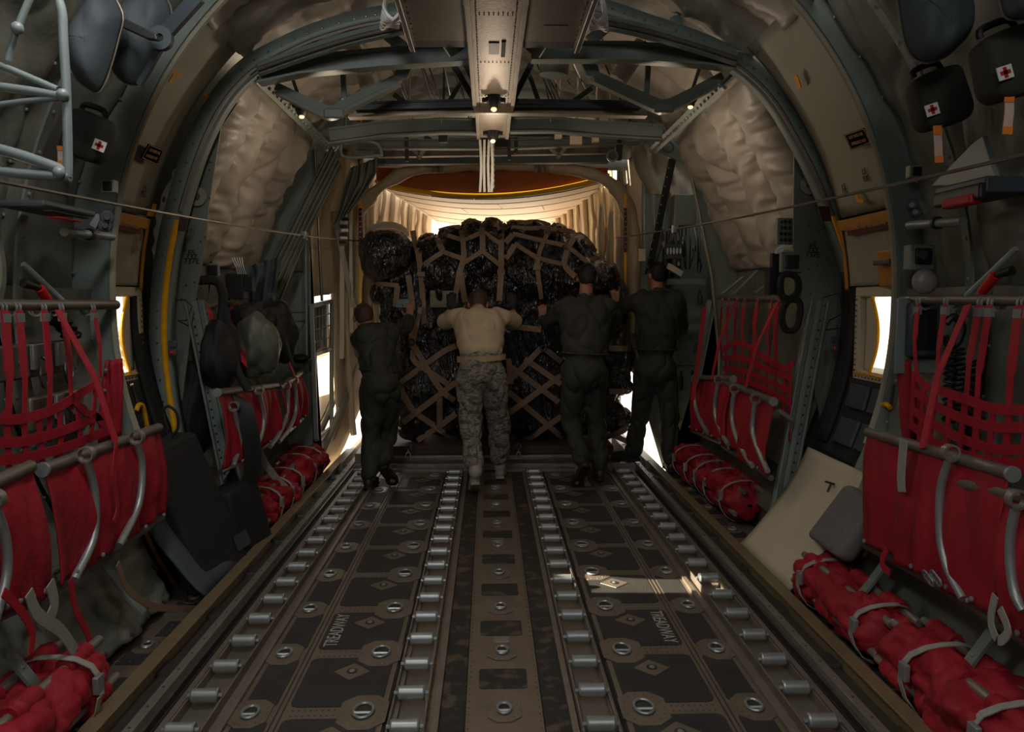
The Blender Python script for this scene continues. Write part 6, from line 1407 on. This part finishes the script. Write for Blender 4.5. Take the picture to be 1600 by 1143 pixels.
    def leg(q, e, k, end=1., flare=0.):
        h, kn, an = g['hip' + e], g['kn' + e], g['an' + e]; limb(q, [lerp(h, pe, .35), h, lerp(h, kn, .5), kn, lerp(kn, an, .4), lerp(kn, an, end)], [.105 * k, .108 * k, .098 * k, .088 * k, .084 * k, (.072 + flare) * k])
    def arm(q, e, k, end=1.):
        s_, el, w_ = g['sh' + e], g['el' + e], g['wr' + e]
        if end > 1: limb(q, [lerp(s_, g['neck'], .3), s_, lerp(s_, el, .5), el, lerp(el, w_, .5), lerp(el, w_, .93)], [.085 * k, .086 * k, .075 * k, .068 * k, .06 * k, .048 * k])
        else: limb(q, [lerp(s_, g['neck'], .3), s_, lerp(s_, el, end)], [.078 * k, .078 * k, .076 * k])
    if style['kind'] == 'suit':
        q = MB(); torso(q, 1.0); hips(q, 1.0)
        for e in 'LR': leg(q, e, 1.0, .97, .006); arm(q, e, 1.0, 2)
        st = fuse(q, .012, 22, 'flight_suit', 'suit', root, wr(.016, 1.))
        q = MB(); ring_ = [wa + T @ V(.176 * rs * math.cos(t * PI / 12), .133 * math.sin(t * PI / 12), -.03) for t in range(24)]
        q.tube(ring_, .009, 6, closed=True); q.build('waist_seam', 'suit', st)
        q = MB(); q.tube([g['neck'] + T @ V(.062 * math.cos(t * PI / 8), .06 * math.sin(t * PI / 8), .0) for t in range(16)], .014, 6, closed=True); q.build('collar', 'suit', st)
    else:
        q = MB(); torso(q, 1.04, .05)
        for e in 'LR': arm(q, e, 1.02, .72)
        fuse(q, .012, 26, 't_shirt', 'shirt', root, wr(.008, .9))
        q = MB(); hips(q, 1.04)
        for e in 'LR': leg(q, e, 1.12, .80, .004)
        fuse(q, .012, 16, 'camouflage_trousers', 'camo', root, wr(.018, 1.1))
        q = MB(); n = 28
        for t in range(n):
            a = 2 * PI * t / n
            for rr, dz in ((0, -.022), (0, .022), (.008, .022), (.008, -.022)): q.v.append(tuple(wa + T @ V((.189 * rs + rr) * math.cos(a), (.150 + rr) * math.sin(a), dz - .03)))
        for t in range(n):
            for j in range(4): q.f.append((t * 4 + j, t * 4 + (j + 1) % 4, ((t + 1) % n) * 4 + (j + 1) % 4, ((t + 1) % n) * 4 + j))
        q.build('belt', 'tan_belt', root)
        for e in 'LR':
            q = MB(); limb(q, [lerp(g['el' + e], g['wr' + e], .88), g['wr' + e]], [.034, .034]); hand_shapes(q, g['wr' + e], g['el' + e], .003, 1 if e == 'R' else -1, g.get('fd' + e)); fuse(q, .006, 2, 'glove', 'black_soft', root)
    for e in 'LR':
        an, toe, kn = g['an' + e], g['toe' + e], g['kn' + e]; up = (kn - an).normalized(); F = (toe - an); heel = g['heel' + e]; fd = (toe - heel).normalized(); B = frame_of(fd, up if abs(up.dot(fd)) < .9 else V(0, 0, 1))
        q = MB(); limb(q, [an + up * (.2 if style['kind'] != 'suit' else .1), an + up * .05, an], [.052, .05, .052]); nn_ = B.col[2]; L_ = (toe - heel).length
        q.ball(heel + fd * .04 + nn_ * .045, (.043, .05, .05), 12, 8, B); q.ball(lerp(heel, toe, .45) + nn_ * .045, (.044, .10, .045), 14, 8, B); q.ball(lerp(heel, toe, .76) + nn_ * .036, (.05, .075, .037), 14, 8, B)
        bt = fuse(q, .009, 3, 'boot', style['boot'], root)
        q = MB(); out = [(-.034, 0), (-.04, .3), (-.036, .5), (-.052, .75), (-.04, .95), (0, 1.02), (.04, .95), (.052, .75), (.036, .5), (.04, .3), (.034, 0), (0, -.04)]
        q.poly([heel + B @ V(x, y * L_, 0) for x, y in out], nn_ * .022); so = q.build('sole', 'sole' if style['kind'] == 'suit' else style['boot'], bt, smooth=0, bevel=.004)
    return root
def foot(an, toe_px, Y, z=.0):
    return None
def F(x, y, z): return V(x, y, z)
def mk(px): return {k: P(*v) for k, v in px.items()}
SU = dict(kind='suit', skin='skin', hair='hair_black', boot='boot_black')
# man in T-shirt
J = mk(dict(pel=(752, 578, 6.62), waist=(752, 553, 6.66), chest=(749, 516, 6.84), neck=(747, 483, 6.98), head=(747, 475, 7.10), shL=(712, 497, 6.93), shR=(788, 497, 6.93), elL=(690, 503, 7.12), elR=(808, 503, 7.12), wrL=(704, 484, 7.44), wrR=(800, 484, 7.44), hipL=(731, 596, 6.62), hipR=(773, 596, 6.62), knL=(737, 664, 6.52), knR=(777, 652, 6.76), anL=(743, 744, 6.22), anR=(781, 730, 6.84)))
J.update(heelL=F(J['anL'].x, 6.19, .10), toeL=F(J['anL'].x - .01, 6.38, .008), heelR=F(J['anR'].x, 6.80, .012), toeR=F(J['anR'].x + .01, 7.06, .006)); J['anL'].z = .19; J['anR'].z = .11
J['fdL'] = V(.05, .15, 1); J['fdR'] = V(-.05, .15, 1)
person('person in tan T-shirt, camouflage trousers and black gloves, head bowed, pushing', J, (0, 1, -.55), dict(kind='camo', skin='skin_tan', hair='hair_brown', boot='boot_sage'), 1.0)
# left man
J = mk(dict(pel=(594, 600, 6.62), waist=(592, 572, 6.70), chest=(588, 538, 6.88), neck=(579, 514, 6.98), head=(568, 496, 7.06), shL=(563, 530, 6.86), shR=(614, 517, 6.98), elL=(566, 556, 7.10), elR=(634, 514, 7.20), wrL=(600, 540, 7.30), wrR=(640, 497, 7.48), hipL=(580, 612, 6.60), hipR=(608, 612, 6.64), knL=(578, 686, 6.62), knR=(604, 684, 6.80), anL=(576, 748, 6.50), anR=(599, 738, 6.52)))
J.update(heelL=F(J['anL'].x, 6.45, .012), toeL=F(J['anL'].x + .02, 6.71, .006), heelR=F(J['anR'].x + .0, 6.47, .17), toeR=F(J['anR'].x + .08, 6.62, .004)); J['anL'].z = .11; J['anR'].z = .24
person('person in dark flight suit at far left, leaning sideways into the load', J, (-.25, 1, -.35), dict(SU, hair='hair_brown'), .88)
# third man
J = mk(dict(pel=(914, 580, 6.72), waist=(914, 546, 6.76), chest=(913, 505, 6.84), neck=(915, 463, 6.93), head=(917, 434, 7.0), shL=(879, 482, 6.88), shR=(949, 482, 6.88), elL=(856, 505, 7.08), elR=(966, 508, 7.10), wrL=(848, 500, 7.42), wrR=(962, 478, 7.46), hipL=(896, 594, 6.70), hipR=(931, 594, 6.74), knL=(894, 662, 6.78), knR=(933, 660, 6.80), anL=(908, 722, 6.48), anR=(937, 735, 6.76)))
J.update(heelL=F(J['anL'].x + .04, 6.40, .19), toeL=F(J['anL'].x - .04, 6.52, .004), heelR=F(J['anR'].x, 6.70, .012), toeR=F(J['anR'].x + .02, 6.97, .006)); J['anR'].z = .11; J['anL'].z = .24
person('person in dark flight suit right of centre, sole of one lifted boot showing', J, (.05, 1, -.2), SU, 1.08)
# tallest, on the right
J = mk(dict(pel=(1024, 575, 7.15), waist=(1025, 540, 7.17), chest=(1027, 498, 7.19), neck=(1027, 455, 7.22), head=(1026, 430, 7.27), shL=(993, 472, 7.22), shR=(1059, 472, 7.18), elL=(967, 480, 7.42), elR=(1064, 512, 7.25), wrL=(957, 462, 7.66), wrR=(1042, 505, 7.42), hipL=(1008, 590, 7.16), hipR=(1042, 590, 7.14), knL=(1000, 655, 7.24), knR=(1048, 655, 7.12), anL=(990, 712, 7.32), anR=(1047, 724, 7.08)))
zL = .05
J.update(heelL=F(J['anL'].x + .04, 7.30, zL + .008), toeL=F(J['anL'].x - .17, 7.46, zL + .006), heelR=F(J['anR'].x, 7.02, .008), toeR=F(J['anR'].x + .02, 7.29, .006)); J['anL'].z = zL + .10; J['anR'].z = .11
person('person in dark flight suit at far right, legs apart beside the rolled seats', J, (-.45, 1, -.1), SU, 1.04)
